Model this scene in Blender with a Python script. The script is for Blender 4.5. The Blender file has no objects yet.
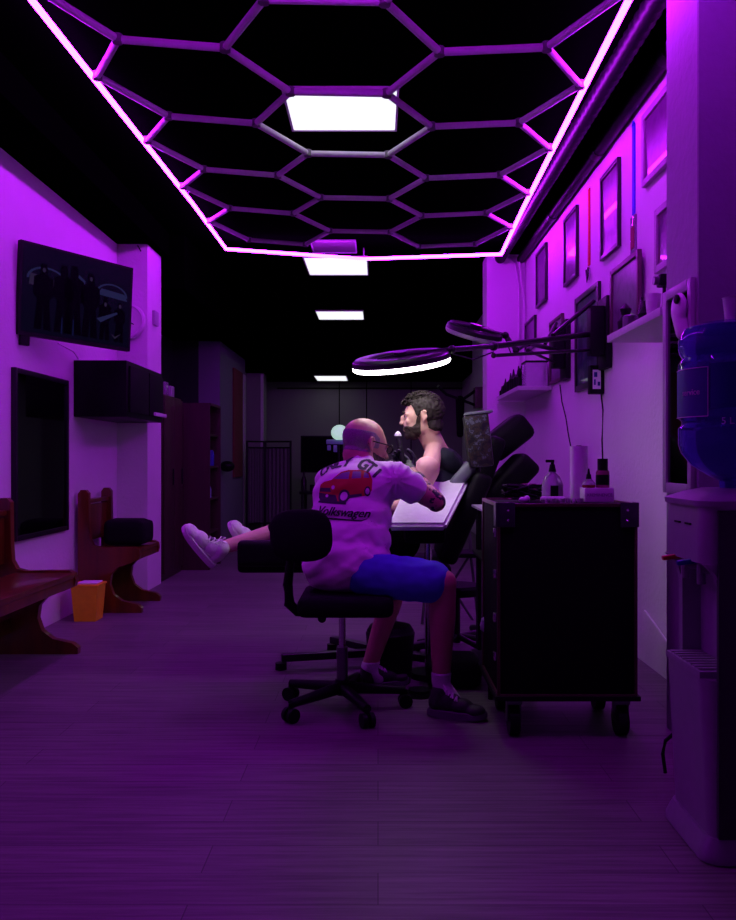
import bpy, bmesh, math, random
from mathutils import Vector, Matrix, Quaternion, noise
from mathutils.bvhtree import BVHTree
random.seed(7)
SC = bpy.context.scene
COL = SC.collection
F = 830.0; CX = 378.0; CY = 460.0; EYE = 1.08
V = Vector
def P(px, py, d):                       # a point of the place, d metres in front of the eye
    return V(((px-CX)*d/F, d, EYE-(py-CY)*d/F))
PI = math.pi

# ------------------------------------------------------------------ materials
def mat(name, col, rough=.5, metal=0, var=.12, scale=30, emit=None, estr=0, coat=0, trans=0, bump=0, bscale=60, alpha=1, spec=.5, ior=1.45, sub=0):
    m = bpy.data.materials.new(name); m.use_nodes = True
    nt = m.node_tree; b = nt.nodes['Principled BSDF']
    tc = nt.nodes.new('ShaderNodeTexCoord'); nz = nt.nodes.new('ShaderNodeTexNoise')
    nz.inputs['Scale'].default_value = scale; nz.inputs['Detail'].default_value = 4
    nt.links.new(tc.outputs['Object'], nz.inputs['Vector'])
    mx = nt.nodes.new('ShaderNodeMix'); mx.data_type = 'RGBA'
    c0 = [max(0, c*(1-var)) for c in col]; c1 = [min(1, c*(1+var)) for c in col]
    mx.inputs[6].default_value = (*c0, 1); mx.inputs[7].default_value = (*c1, 1)
    nt.links.new(nz.outputs['Fac'], mx.inputs[0]); nt.links.new(mx.outputs[2], b.inputs['Base Color'])
    b.inputs['Roughness'].default_value = rough; b.inputs['Metallic'].default_value = metal
    b.inputs['Specular IOR Level'].default_value = spec; b.inputs['IOR'].default_value = ior
    b.inputs['Coat Weight'].default_value = coat; b.inputs['Transmission Weight'].default_value = trans
    b.inputs['Alpha'].default_value = alpha
    if sub:
        b.inputs['Subsurface Weight'].default_value = sub; b.inputs['Subsurface Radius'].default_value = (.01, .005, .003)
    if emit:
        b.inputs['Emission Color'].default_value = (*emit, 1); b.inputs['Emission Strength'].default_value = estr
    if bump:
        bp = nt.nodes.new('ShaderNodeBump'); bp.inputs['Strength'].default_value = bump; bp.inputs['Distance'].default_value = .01
        n2 = nt.nodes.new('ShaderNodeTexNoise'); n2.inputs['Scale'].default_value = bscale
        nt.links.new(tc.outputs['Object'], n2.inputs['Vector']); nt.links.new(n2.outputs['Fac'], bp.inputs['Height'])
        nt.links.new(bp.outputs['Normal'], b.inputs['Normal'])
    return m

def ramp_mat(name, stops, kind='noise', scale=(8, 8, 8), rough=.3, coat=0, rot=(0, 0, 0), bump=0, detail=5, spec=.5, dim=1):
    m = bpy.data.materials.new(name); m.use_nodes = True
    nt = m.node_tree; b = nt.nodes['Principled BSDF']
    tc = nt.nodes.new('ShaderNodeTexCoord'); mp = nt.nodes.new('ShaderNodeMapping')
    mp.inputs['Scale'].default_value = scale; mp.inputs['Rotation'].default_value = rot
    nt.links.new(tc.outputs['Object'], mp.inputs['Vector'])
    if kind == 'voronoi':
        t = nt.nodes.new('ShaderNodeTexVoronoi'); t.inputs['Scale'].default_value = 1; out = t.outputs['Distance']
    else:
        t = nt.nodes.new('ShaderNodeTexNoise'); t.inputs['Scale'].default_value = 1; t.inputs['Detail'].default_value = detail; out = t.outputs['Fac']
    nt.links.new(mp.outputs['Vector'], t.inputs['Vector'])
    r = nt.nodes.new('ShaderNodeValToRGB'); els = r.color_ramp.elements
    while len(els) < len(stops): els.new(.5)
    for e, (p, c) in zip(els, stops): e.position = p; e.color = (*[x*dim for x in c], 1)
    nt.links.new(out, r.inputs['Fac']); nt.links.new(r.outputs['Color'], b.inputs['Base Color'])
    b.inputs['Roughness'].default_value = rough; b.inputs['Coat Weight'].default_value = coat; b.inputs['Specular IOR Level'].default_value = spec
    if bump:
        bp = nt.nodes.new('ShaderNodeBump'); bp.inputs['Strength'].default_value = bump; bp.inputs['Distance'].default_value = .003
        nt.links.new(out, bp.inputs['Height']); nt.links.new(bp.outputs['Normal'], b.inputs['Normal'])
    return m

def floor_mat():
    m = bpy.data.materials.new('vinyl_planks'); m.use_nodes = True
    nt = m.node_tree; b = nt.nodes['Principled BSDF']
    tc = nt.nodes.new('ShaderNodeTexCoord')
    br = nt.nodes.new('ShaderNodeTexBrick'); br.inputs['Scale'].default_value = 1
    br.inputs['Brick Width'].default_value = 1.25; br.inputs['Row Height'].default_value = .155
    br.inputs['Mortar Size'].default_value = .0018; br.inputs['Mortar Smooth'].default_value = .3
    br.inputs['Color1'].default_value = (.15, .135, .135, 1); br.inputs['Color2'].default_value = (.19, .175, .17, 1)
    br.inputs['Mortar'].default_value = (.06, .055, .055, 1); br.offset = .37
    nt.links.new(tc.outputs['Object'], br.inputs['Vector'])
    mp = nt.nodes.new('ShaderNodeMapping'); mp.inputs['Scale'].default_value = (1.6, 38, 1)
    nt.links.new(tc.outputs['Object'], mp.inputs['Vector'])
    nz = nt.nodes.new('ShaderNodeTexNoise'); nz.inputs['Scale'].default_value = 1.4; nz.inputs['Detail'].default_value = 7; nz.inputs['Roughness'].default_value = .65
    nt.links.new(mp.outputs['Vector'], nz.inputs['Vector'])
    r = nt.nodes.new('ShaderNodeValToRGB'); r.color_ramp.elements[0].position = .3; r.color_ramp.elements[0].color = (.45, .45, .45, 1)
    r.color_ramp.elements[1].position = .7; r.color_ramp.elements[1].color = (1.2, 1.2, 1.2, 1)
    nt.links.new(nz.outputs['Fac'], r.inputs['Fac'])
    mx = nt.nodes.new('ShaderNodeMix'); mx.data_type = 'RGBA'; mx.blend_type = 'MULTIPLY'; mx.inputs[0].default_value = 1
    nt.links.new(br.outputs['Color'], mx.inputs[6]); nt.links.new(r.outputs['Color'], mx.inputs[7])
    nt.links.new(mx.outputs[2], b.inputs['Base Color'])
    b.inputs['Roughness'].default_value = .5; b.inputs['Specular IOR Level'].default_value = .35
    bp = nt.nodes.new('ShaderNodeBump'); bp.inputs['Strength'].default_value = .25; bp.inputs['Distance'].default_value = .002
    nt.links.new(nz.outputs['Fac'], bp.inputs['Height']); nt.links.new(bp.outputs['Normal'], b.inputs['Normal'])
    return m

M = {}
M['wall'] = mat('painted_plaster', (.72, .70, .72), .75, var=.05, scale=4, bump=.25, bscale=35)
M['pilaster'] = mat('worn_grey_plaster', (.33, .33, .36), .8, var=.08, scale=6, bump=.35, bscale=30)
M['shadewall'] = mat('recess_shade', (.02, .02, .025), .85)  # shade of the left recess put into the wall colour
M['greywall'] = mat('grey_plaster', (.20, .21, .25), .8, var=.06, scale=5, bump=.25, bscale=35)
M['backwall'] = mat('back_wall_panel', (.20, .20, .19), .7, var=.06, scale=3)
M['black'] = mat('matt_black_paint', (.0006, .0006, .0006), 1, spec=0)
M['floor'] = floor_mat()
M['blackplastic'] = mat('black_plastic', (.006, .006, .007), .45, spec=.18)
M['blackmetal'] = mat('black_metal', (.015, .015, .017), .35, metal=.4)
M['blackfabric'] = mat('black_fabric', (.006, .006, .007), .9, bump=.3, bscale=300, spec=.15)
M['blackvinyl'] = mat('black_vinyl', (.005, .005, .006), .55, spec=.15, bump=.1, bscale=80)
M['greyvinyl'] = mat('grey_vinyl', (.16, .18, .20), .5)
M['chrome'] = mat('chrome', (.6, .6, .62), .22, metal=1)
M['darkchrome'] = mat('dark_steel', (.16, .16, .17), .35, metal=1)
M['white'] = mat('white_plastic', (.7, .7, .7), .4)
M['tube'] = mat('frosted_tube', (.62, .60, .62), .45, spec=.4)
M['joint'] = mat('tube_joint', (.16, .15, .16), .5)
M['led'] = mat('purple_led', (.5, .3, .5), .5, emit=(.50, .011, 1.0), estr=64)
M['ledcore'] = mat('led_core', (.5, .3, .5), .5, emit=(.9, .55, 1.0), estr=1.8)
M['panel'] = mat('panel_diffuser', (.8, .8, .8), .5, emit=(.92, .97, 1.0), estr=1.12)
M['panelframe'] = mat('panel_frame', (.5, .5, .5), .5)
M['ringlight'] = mat('ring_diffuser', (.8, .8, .8), .5, emit=(1.0, .93, .96), estr=8)
M['wood'] = ramp_mat('reddish_wood', [(.3, (.07, .022, .002)), (.7, (.17, .06, .004))], scale=(2, 2, 2), rough=.32, coat=.3, detail=8)
for n in M['wood'].node_tree.nodes:
    if n.type == 'MAPPING': n.inputs['Scale'].default_value = (14, 14, 2.5)
M['lockerwood'] = ramp_mat('brown_laminate', [(.3, (.028, .012, .009)), (.7, (.045, .02, .015))], scale=(20, 20, 2), rough=.5)
M['greyplastic'] = mat('grey_plastic', (.36, .35, .38), .38)
M['darkgreyplastic'] = mat('dark_side_plastic', (.03, .03, .035), .5)
M['coolerwhite'] = mat('cooler_white', (.27, .26, .30), .32)
M['skin'] = mat('skin', (.44, .22, .17), .36, var=.08, scale=25, sub=.15)
M['skin2'] = mat('fair_skin', (.74, .44, .36), .5, var=.08, scale=25, sub=.15)
M['stubble'] = mat('cropped_hair', (.20, .16, .19), .8, var=.6, scale=220)
M['beard'] = mat('dark_beard', (.045, .028, .024), .85, var=.5, scale=160, bump=.6, bscale=260)
M['hair'] = mat('brown_hair', (.013, .0065, .005), .7, var=.5, scale=90)
M['shirt'] = mat('pale_cotton', (.78, .70, .76), .85, var=.03, scale=12, bump=.12, bscale=400)
M['print'] = mat('dark_print', (.025, .012, .04), .8)
M['red'] = mat('red_print', (.38, .01, .01), .7)
M['darkred'] = mat('dark_red_print', (.20, .01, .015), .7)
M['printglass'] = mat('grey_print', (.16, .10, .22), .7)
M['printlight'] = mat('pale_print', (.6, .5, .6), .7)
M['denim'] = mat('blue_cotton', (.05, .07, .48), .85, bump=.2, bscale=300)
M['glove'] = mat('black_nitrile', (.03, .032, .04), .35, spec=.5, bump=.2, bscale=120)
M['navy'] = mat('navy_cotton', (.006, .009, .018), .85, bump=.2, bscale=300)
M['sneaker'] = mat('white_sneaker_mesh', (.72, .68, .72), .7, bump=.3, bscale=300)
M['sole'] = mat('sneaker_sole', (.66, .60, .66), .6)
M['lace'] = mat('lace', (.75, .72, .75), .8)
M['shoedark'] = mat('sneaker_tongue', (.10, .07, .11), .8)  # dark tone of shoe tongues and the black shoes' soles
M['sock'] = mat('white_sock', (.6, .6, .6), .9, bump=.4, bscale=200)
M['blackshoe'] = mat('black_shoe', (.02, .018, .02), .6)
M['padwhite'] = mat('white_paper_cover', (.82, .82, .84), .6, bump=.15, bscale=20)
M['lens'] = mat('glasses_lens', (.10, .08, .09), .08, alpha=.45)
M['mirror'] = mat('mirror_glass', (.10, .10, .11), .04, metal=1, var=.02)
M['bluebottle'] = mat('blue_polycarbonate', (.10, .14, .62), .08, trans=.75, ior=1.25, var=.04)
M['label'] = mat('blue_label', (.008, .025, .20), .5)
M['paper'] = mat('paper', (.75, .73, .76), .8)
M['clear'] = mat('clear_plastic', (.8, .78, .85), .12, trans=.7, ior=1.2)
M['amber'] = mat('dark_liquid', (.02, .006, .02), .2)
M['magenta'] = mat('magenta_liquid', (.25, .02, .12), .2)
M['yellow'] = mat('orange_plastic', (.85, .62, .01), .45, emit=None)
M['tape'] = mat('dark_red_curtain', (.20, .04, .05), .9, bump=.3, bscale=60)
M['teal'] = mat('teal_glass', (.25, .55, .52), .2)
M['lampglow'] = mat('small_lamp_globe', (.7, .85, .78), .4, emit=(.55, .85, .7), estr=.7)
M['screen'] = mat('tv_screen', (.002, .002, .004), .2, spec=.06, emit=(.10, .10, .45), estr=.012)
M['screenfig'] = mat('tv_dark_figure', (.001, .001, .002), .3, spec=.04)
M['screenglow'] = mat('tv_blue_image', (.004, .004, .008), .3, spec=.06, emit=(.05, .12, .6), estr=.035)
M['screenpale'] = mat('tv_pale_image', (.004, .004, .006), .3, spec=.06, emit=(.16, .20, .75), estr=.06)
M['screenmid'] = mat('tv_dim_image', (.004, .004, .006), .3, spec=.06, emit=(.30, .22, .55), estr=.045)
M['frameblack'] = mat('black_picture_frame', (.02, .02, .022), .3)
M['framepale'] = mat('pale_ornate_frame', (.40, .34, .40), .45, bump=.6, bscale=90)
M['framewood'] = mat('brown_picture_frame', (.10, .05, .06), .4)
M['shelf'] = mat('white_shelf', (.55, .53, .56), .5)
M['redribbon'] = mat('red_ribbon', (.60, .008, .02), .7)
M['blueribbon'] = mat('blue_ribbon', (.02, .06, .62), .7)
M['silver'] = mat('silver_medal', (.75, .75, .78), .25, metal=.9)
M['stickers'] = ramp_mat('sticker_collage', [(0, (.003, .003, .005)), (.42, (.01, .01, .014)), (.5, (.055, .045, .02)), (.56, (.006, .008, .012)), (.64, (.13, .15, .17)), (.70, (.006, .008, .015))], 'noise', (45, 45, 45), .4)
M['case'] = mat('black_road_case', (.003, .003, .0035), .7, bump=.3, bscale=400, spec=.12)
M['caseedge'] = mat('case_edge_rail', (.10, .03, .04), .35, metal=.5)
M['casecorner'] = mat('case_corner_steel', (.07, .06, .08), .35, metal=.8)
M['screen_panel'] = mat('pale_divider_fabric', (.13, .12, .13), .8, bump=.5, bscale=8)
M['redplastic'] = mat('red_tap_lever', (.5, .02, .03), .4)
M['blueplastic'] = mat('blue_tap_lever', (.02, .03, .3), .4)
M['bag'] = mat('translucent_plastic_bag', (.45, .42, .55), .3, trans=.3)
arts = []
for i, st in enumerate([
    [(0.25, (.08, .02, .10)), (.5, (.30, .10, .34)), (.75, (.14, .05, .2))],
    [(0.3, (.05, .01, .08)), (.5, (.22, .10, .28)), (.7, (.42, .3, .44))],
    [(0.3, (.20, .12, .26)), (.5, (.38, .28, .42)), (.7, (.16, .08, .2))],
    [(0.35, (.02, .02, .05)), (.55, (.12, .09, .2)), (.7, (.40, .10, .12))],
    [(0.35, (.03, .03, .05)), (.5, (.03, .05, .18)), (.65, (.30, .22, .34))]]):
    arts.append(ramp_mat('poster_artwork_%d' % i, st, 'noise', (9+2*i, 9+2*i, 9+i), .3, coat=.35, dim=.4))

# ------------------------------------------------------------------ mesh builder
class MB:
    def __init__(s): s.bm = bmesh.new()
    def box(s, c, d, bev=0, rot=None, seg=2):
        t = bmesh.new(); bmesh.ops.create_cube(t, size=1)
        for v in t.verts: v.co = V((v.co.x*d[0], v.co.y*d[1], v.co.z*d[2]))
        if bev: bmesh.ops.bevel(t, geom=t.edges[:], offset=bev, segments=seg, affect='EDGES', profile=.6)
        for v in t.verts:
            if rot is not None: v.co = rot @ v.co
            v.co += V(c)
        s.add(t); return s
    def bb(s, a, b, bev=0):
        a = V(a); b = V(b); return s.box((a+b)/2, [abs(b[i]-a[i]) for i in range(3)], bev)
    def add(s, t):
        me = bpy.data.meshes.new('t'); t.to_mesh(me); t.free(); s.bm.from_mesh(me); bpy.data.meshes.remove(me)
    def cyl(s, p, q, r, r2=None, n=16, cap=True):
        p = V(p); q = V(q); d = q-p
        if r2 is None: r2 = r
        t = bmesh.new(); bmesh.ops.create_cone(t, cap_ends=cap, segments=n, radius1=r, radius2=r2, depth=d.length)
        m = Matrix.Translation((p+q)/2) @ d.to_track_quat('Z', 'Y').to_matrix().to_4x4()
        bmesh.ops.transform(t, matrix=m, verts=t.verts); s.add(t); return s
    def sph(s, c, r, n=16, rot=None):
        t = bmesh.new(); bmesh.ops.create_uvsphere(t, u_segments=n, v_segments=max(6, n//2+2), radius=1)
        if not hasattr(r, '__len__'): r = (r, r, r)
        for v in t.verts:
            v.co = V((v.co.x*r[0], v.co.y*r[1], v.co.z*r[2]))
            if rot is not None: v.co = rot @ v.co
            v.co += V(c)
        s.add(t); return s
    def cap(s, p, q, r, r2=None, n=16):
        if r2 is None: r2 = r
        s.cyl(p, q, r, r2, n); s.sph(p, r, n); s.sph(q, r2, n); return s
    def tube(s, pts, r, n=8, closed=False):
        pts = [V(p) for p in pts]; bm = s.bm; rings = []; N = len(pts)
        up = V((0, 0, 1))
        for i, p in enumerate(pts):
            a = pts[(i-1) % N] if (closed or i > 0) else p
            b = pts[(i+1) % N] if (closed or i < N-1) else p
            d = (b-a).normalized()
            x = d.cross(up)
            if x.length < .05: x = d.cross(V((0, 1, 0)))
            x.normalize(); y = d.cross(x).normalized()
            rr = r[i] if hasattr(r, '__len__') else r
            rings.append([bm.verts.new(p+x*math.cos(2*PI*k/n)*rr+y*math.sin(2*PI*k/n)*rr) for k in range(n)])
        for i in range(N if closed else N-1):
            A = rings[i]; B = rings[(i+1) % N]
            for k in range(n):
                bm.faces.new((A[k], A[(k+1) % n], B[(k+1) % n], B[k]))
        if not closed:
            bm.faces.new(rings[0]); bm.faces.new(rings[-1][::-1])
        return s
    def lathe(s, prof, c=(0, 0, 0), n=32, a0=0, a1=2*PI):
        bm = s.bm; c = V(c); full = abs(a1-a0-2*PI) < 1e-6; K = n if full else n+1; rings = []
        for k in range(K):
            a = a0+(a1-a0)*k/n
            rings.append([bm.verts.new(c+V((r*math.cos(a), r*math.sin(a), z))) for r, z in prof])
        for k in range(n):
            A = rings[k]; B = rings[(k+1) % K]
            for j in range(len(prof)-1): bm.faces.new((A[j], B[j], B[j+1], A[j+1]))
        bmesh.ops.remove_doubles(bm, verts=bm.verts, dist=1e-5)
        return s
    def prism(s, pts, ext):                # 3-D outline swept by ext
        bm = s.bm; a = [bm.verts.new(V(p)) for p in pts]; b = [bm.verts.new(V(p)+V(ext)) for p in pts]
        n = len(pts); bm.faces.new(a[::-1]); bm.faces.new(b)
        for i in range(n): bm.faces.new((a[i], a[(i+1) % n], b[(i+1) % n], b[i]))
        return s
    def build(s, name, m, parent=None, smooth=True, world=False):
        bmesh.ops.recalc_face_normals(s.bm, faces=s.bm.faces)
        me = bpy.data.meshes.new(name); s.bm.to_mesh(me); s.bm.free()
        return link(name, me, m, parent, smooth, world)

def link(name, me, m, parent=None, smooth=True, world=False):
    me.materials.clear(); me.materials.append(M[m] if isinstance(m, str) else m)
    if smooth:
        me.polygons.foreach_set('use_smooth', [True]*len(me.polygons))
        me.set_sharp_from_angle(angle=math.radians(38))
    o = bpy.data.objects.new(name, me); COL.objects.link(o)
    if parent:
        if world:
            w = Matrix.Identity(4); p = parent; ch = []
            while p: ch.append(p); p = p.parent
            for q in reversed(ch): w = w @ (Matrix.Translation(q.location) @ q.rotation_euler.to_matrix().to_4x4())
            me.transform(w.inverted())
        o.parent = parent
    return o
def recentre(o):                         # put a lone mesh's origin at its base
    me = o.data; cs = [v.co for v in me.vertices]
    c = V(((min(p.x for p in cs)+max(p.x for p in cs))/2, (min(p.y for p in cs)+max(p.y for p in cs))/2, min(p.z for p in cs)))
    me.transform(Matrix.Translation(-c)); o.location = c; return o
def thing(name, label, cat, loc=(0, 0, 0), rotz=0, group=None):
    o = bpy.data.objects.new(name, None); COL.objects.link(o); o.empty_display_size = .1
    o.location = loc; o.rotation_euler = (0, 0, rotz); o['label'] = label; o['category'] = cat
    if group: o['group'] = group
    return o
def tag(o, label, cat, group=None, kind=None):
    recentre(o); o['label'] = label; o['category'] = cat
    if group: o['group'] = group
    if kind: o['kind'] = kind
    return o
def struct(name, mb, m, label=None):
    o = mb.build(name, m, None, smooth=False); o['kind'] = 'structure'
    return o
def bake(mb, voxel, smooth=6, fac=.5):
    bmesh.ops.recalc_face_normals(mb.bm, faces=mb.bm.faces)
    me = bpy.data.meshes.new('t'); mb.bm.to_mesh(me); mb.bm.free()
    o = bpy.data.objects.new('t', me); COL.objects.link(o)
    r = o.modifiers.new('r', 'REMESH'); r.mode = 'VOXEL'; r.voxel_size = voxel
    if smooth:
        sm = o.modifiers.new('s', 'SMOOTH'); sm.iterations = smooth; sm.factor = fac
    dg = bpy.context.evaluated_depsgraph_get(); dg.update()
    out = bpy.data.meshes.new_from_object(o.evaluated_get(dg))
    bpy.data.objects.remove(o); bpy.data.meshes.remove(me)
    return out
def shell(src, pred, off, name, m, parent, jitter=0, world=True, relax=0):   # a thin garment / hair layer over part of a body
    bm = bmesh.new(); bm.from_mesh(src); bm.normal_update()
    kill = [f for f in bm.faces if not pred(f.calc_center_median(), f.normal)]
    bmesh.ops.delete(bm, geom=kill, context='FACES')
    edge = {v for e in bm.edges if e.is_boundary for v in e.verts}
    for _ in range(relax):
        new = {}
        for v in edge:
            nb = [e.other_vert(v).co for e in v.link_edges if e.is_boundary]
            if len(nb) == 2: new[v] = v.co*.5+(nb[0]+nb[1])*.25
        for v, c in new.items(): v.co = c
    base = {v: v.co.copy() for v in bm.verts}
    for v in bm.verts:
        k = .15 if v in edge else 1
        v.co += v.normal*(off*k + (jitter*k*noise.noise(base[v]*70) if jitter else 0))
    me = bpy.data.meshes.new(name); bm.to_mesh(me); bm.free()
    return link(name, me, m, parent, True, world)

# ------------------------------------------------------------------ the setting
CE = 3.06; XL = -2.15; XR = 1.42; YB = 14.0; YN = -1.4
struct('floor', MB().bb((-3.2, YN, -.1), (2.2, YB+.2, 0)), 'floor')
struct('ceiling', MB().bb((-3.2, YN, CE), (2.2, 12.5, CE+.1)).bb((-3.2, 12.5, 2.40), (2.2, YB+.2, 2.5)).bb((-3.2, 12.5, 2.5), (2.2, 12.56, CE)), 'black')
struct('wall_left', MB().bb((XL-.15, YN, 0), (XL, 7.27, CE)), 'wall')
struct('trim_1', MB().bb((XL, YN, 2.86), (-1.83, 7.27, CE)), 'black')
struct('wall_left_pier', MB().bb((XL, 6.84, 0), (-1.90, 7.27, 2.86)), 'wall')
struct('wall_left_recess', MB().bb((-2.75, 7.28, 0), (-2.6, 10.5, CE)).bb((-2.6, 7.27, 0), (XL, 7.30, CE)).bb((-2.75, 10.5, 0), (-2.271, 10.6, CE)), 'shadewall')  # last slab added as painted shade beside the far pier
struct('trim_2', MB().bb((-2.6, 7.30, 2.585), (-1.7, 12.5, CE)), 'black')
struct('wall_left_far_pier', MB().bb((-2.27, 10.5, 0), (-2.0, YB, 2.585)), 'greywall')
struct('wall_left_column', MB().bb((-2.0, 12.6, 0), (-1.74, 12.95, 2.40)), 'backwall')
struct('trim_3', MB().bb((-1.78, 12.58, 0), (-1.735, 12.60, 2.38)).bb((-2.0, 12.30, 0), (-1.985, 12.48, 2.35)), 'shelf')
struct('wall_right', MB().bb((XR, YN, 0), (XR+.15, YB, CE)), 'wall')
struct('wall_right_pier', MB().bb((1.05, 8.0, 0), (XR, 8.32, CE)), 'wall')
struct('wall_right_pilaster', MB().bb((1.165, 3.03, 0), (XR, 3.35, CE)), 'pilaster')
struct('wall_right_near', MB().bb((1.165, 3.015, 0), (XR, 3.029, CE)), 'greywall')
struct('wall_back', MB().bb((-3.2, YB, 0), (2.2, YB+.15, CE)), 'backwall')
struct('trim_4', MB().bb((-.66, YB-.012, 0), (-.645, YB, 2.4)).bb((-.2, YB-.012, 0), (-.185, YB, 2.4)).bb((.55, YB-.012, 0), (.565, YB, 2.4)).bb((-1.7, YB-.012, 2.28), (XR, YB, 2.3)), 'black')
struct('wall_near', MB().bb((-3.2, YN-.1, 0), (2.2, YN, CE)), 'greywall')

# ------------------------------------------------------------------ hexagon light grid
GX = -.18; S = .48; RY = math.sqrt(3)*S; Y0 = 4.13; ROT = math.radians(1.2)
def G(u, y):
    t = u/1.2; h = 1.825+.0625*t*t-.0225*t-.03*max(0, y-6.5)
    x = GX+u+(4.9-y)*math.tan(ROT)*-1.0
    return V((x, y, EYE+h))
grid = thing('hexagon_light_grid', 'large glowing purple hexagon tube light grid hung under the black ceiling', 'ceiling light', (GX, 4.9, 2.93))
YF = 7.42; YNR = 2.47
edges = set()
def addE(a, b):
    a = (round(a[0], 4), round(a[1], 4)); b = (round(b[0], 4), round(b[1], 4))
    if min(a[1], b[1]) < YNR-.01 or max(a[1], b[1]) > YF+.01: return
    edges.add((min(a, b), max(a, b)))
for k in range(-3, 5):
    yc = Y0+k*RY; ym = yc+RY/2
    addE((-S/2, yc), (S/2, yc))
    for s in (-1, 1):
        addE((s*S/2, yc), (s*S, ym)); addE((s*S/2, yc), (s*S, ym-RY))
        addE((s*S, ym), (s*2*S, ym))
        addE((s*2*S, ym), (s*2.5*S, yc)); addE((s*2*S, ym), (s*2.5*S, yc+RY))
nodes = set()
for a, b in sorted(edges):
    p = G(*a); q = G(*b); d = (q-p).normalized()
    MB().cyl(p+d*.02, q-d*.02, .0175, n=10).build('tube', 'tube', grid, world=True)
    nodes.add(a); nodes.add(b)
for a in sorted(nodes):
    p = G(*a)
    MB().cyl(p-V((0, 0, .017)), p+V((0, 0, .02)), .024, n=10).build('joint', 'joint', grid, world=True)
W5 = 2.5*S+.03
cor = [G(-W5, YNR), G(-W5, YF), G(0, YF), G(W5, YF), G(W5, YNR), G(0, YNR)]
def led(a, b):
    a = a.copy(); b = b.copy(); L = (b-a).length; n = max(1, int(L/1.25+.5)); d = (b-a)/n
    for i in range(n):
        p = a+d*i; q = p+d
        t = MB().cyl(p, q, .0145, n=10).build('led_tube', 'led', grid, world=True)
ys = [YNR+(YF-YNR)*i/4 for i in range(5)]
for i in range(4):
    led(G(-W5, ys[i]), G(-W5, ys[i+1])); led(G(W5, ys[i]), G(W5, ys[i+1]))
led(G(-W5, YF), G(0, YF)); led(G(0, YF), G(W5, YF)); led(G(-W5, YNR), G(W5, YNR))
MB().tube([G(0, YF)+V((0, 0, .0)), G(0, YF)+V((0, 0, .10))], .006).build('hanger', 'joint', grid, world=True)

# ceiling panels
def panel(x0, x1, y0, y1, z, label, on=True):
    t = thing('ceiling_panel_light', label, 'ceiling light', ((x0+x1)/2, (y0+y1)/2, z), group='square ceiling panels' if on else None)
    f = .012
    mb = MB()
    mb.bb((x0-f, y0-f, z-.006), (x1+f, y0, z+.012)).bb((x0-f, y1, z-.006), (x1+f, y1+f, z+.012)).bb((x0-f, y0, z-.006), (x0, y1, z+.012)).bb((x1, y0, z-.006), (x1+f, y1, z+.012))
    mb.build('frame', 'panelframe', t, smooth=False, world=True)
    MB().bb((x0, y0, z), (x1, y1, z+.012)).build('diffuser', 'panel' if on else 'joint', t, smooth=False, world=True)
panel(-.50, .10, 4.40, 4.94, 3.045, 'nearest lit square ceiling panel, seen through the middle hexagon')
panel(-.72, -.11, 8.05, 8.80, 3.045, 'second lit ceiling panel, just past the far end of the hexagon grid')
panel(-.82, -.20, 10.95, 11.6, 3.045, 'third lit ceiling panel, the narrow bright bar above the ring lamps')
panel(-.99, -.50, 12.85, 13.65, 2.385, 'farthest and smallest lit ceiling panel near the back wall')
panel(-.60, -.21, 7.46, 7.86, 3.045, 'flat grey square under the ceiling right beyond the grid end', on=False)

# ducts along the ceiling on the right
t = thing('ventilation_duct', 'black ribbed round duct running beside the right edge of the light grid', 'duct', (1.17, 5, 2.92))
pts = []; rr = []
n = 170
for i in range(n+1):
    pts.append((1.165, 1.2+6.75*i/n, 3.003)); rr.append(.041+(.011 if i % 2 else 0))
MB().tube(pts, rr, 14).build('hose', M['blackplastic'], t, world=True)
for y in (3.2, 4.8, 6.4): MB().bb((1.105, y, 3.03), (1.225, y+.03, CE)).build('bracket', 'blackmetal', t, world=True)
t = thing('ceiling_pipe', 'smooth black pipe along the top of the right wall', 'pipe', (1.33, 5, 2.98))
MB().cyl((1.375, 1.0, 3.01), (1.375, 7.98, 3.01), .04, n=20).build('pipe_body', 'blackplastic', t, world=True)
for y in (3.9, 5.15, 6.5): MB().cyl((1.375, y, 3.01), (1.375, y+.09, 3.01), .045, n=20).build('collar', 'blackmetal', t, world=True)
o = MB().tube([P(519, 262, 7.95), P(524, 300, 7.95), P(525, 340, 7.95), P(524, 398, 7.95)], .012).build('conduit', 'wall')
for v in o.data.vertices: v.co.x = min(v.co.x, 1.418)
tag(o, 'thin pale conduit running down the inner corner beside the far shelf', 'conduit')
o = MB().tube([P(506, 256, 7.985), P(515, 264, 7.985), P(519, 285, 7.985), P(519, 385, 7.985)], .01).build('conduit', 'wall')
for v in o.data.vertices: v.co.x = min(v.co.x, 1.40)
tag(o, 'curved conduit bending out of the ceiling at the bright purple corner', 'conduit')

# ------------------------------------------------------------------ framed pictures on the right wall
def frame(name, label, y0, y1, z0, z1, fm, art, w=.025, dep=.025, x=XR, group='framed pictures on the right wall', sgn=-1, cat='picture frame'):
    t = thing(name, label, cat, (x, (y0+y1)/2, z0), group=group)
    a = x; b = x+sgn*dep
    MB().bb((a, y0, z0), (b, y0+w, z1), .003).bb((a, y1-w, z0), (b, y1, z1), .003).bb((a, y0+w, z0), (b, y1-w, z0+w), .003).bb((a, y0+w, z1-w), (b, y1-w, z1), .003).build('frame', fm, t, world=True)
    MB().bb((a, y0+w, z0+w), (x+sgn*dep*.5, y1-w, z1-w)).build('picture', art, t, smooth=False, world=True)
    return t
frame('picture_frame', 'narrow black framed poster, farthest one high on the right wall', 6.93, 7.36, 2.42, 2.90, 'frameblack', arts[0])
frame('picture_frame', 'black framed poster between the farthest poster and the red ribbon', 5.86, 6.26, 2.38, 2.885, 'frameblack', arts[1])
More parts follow.
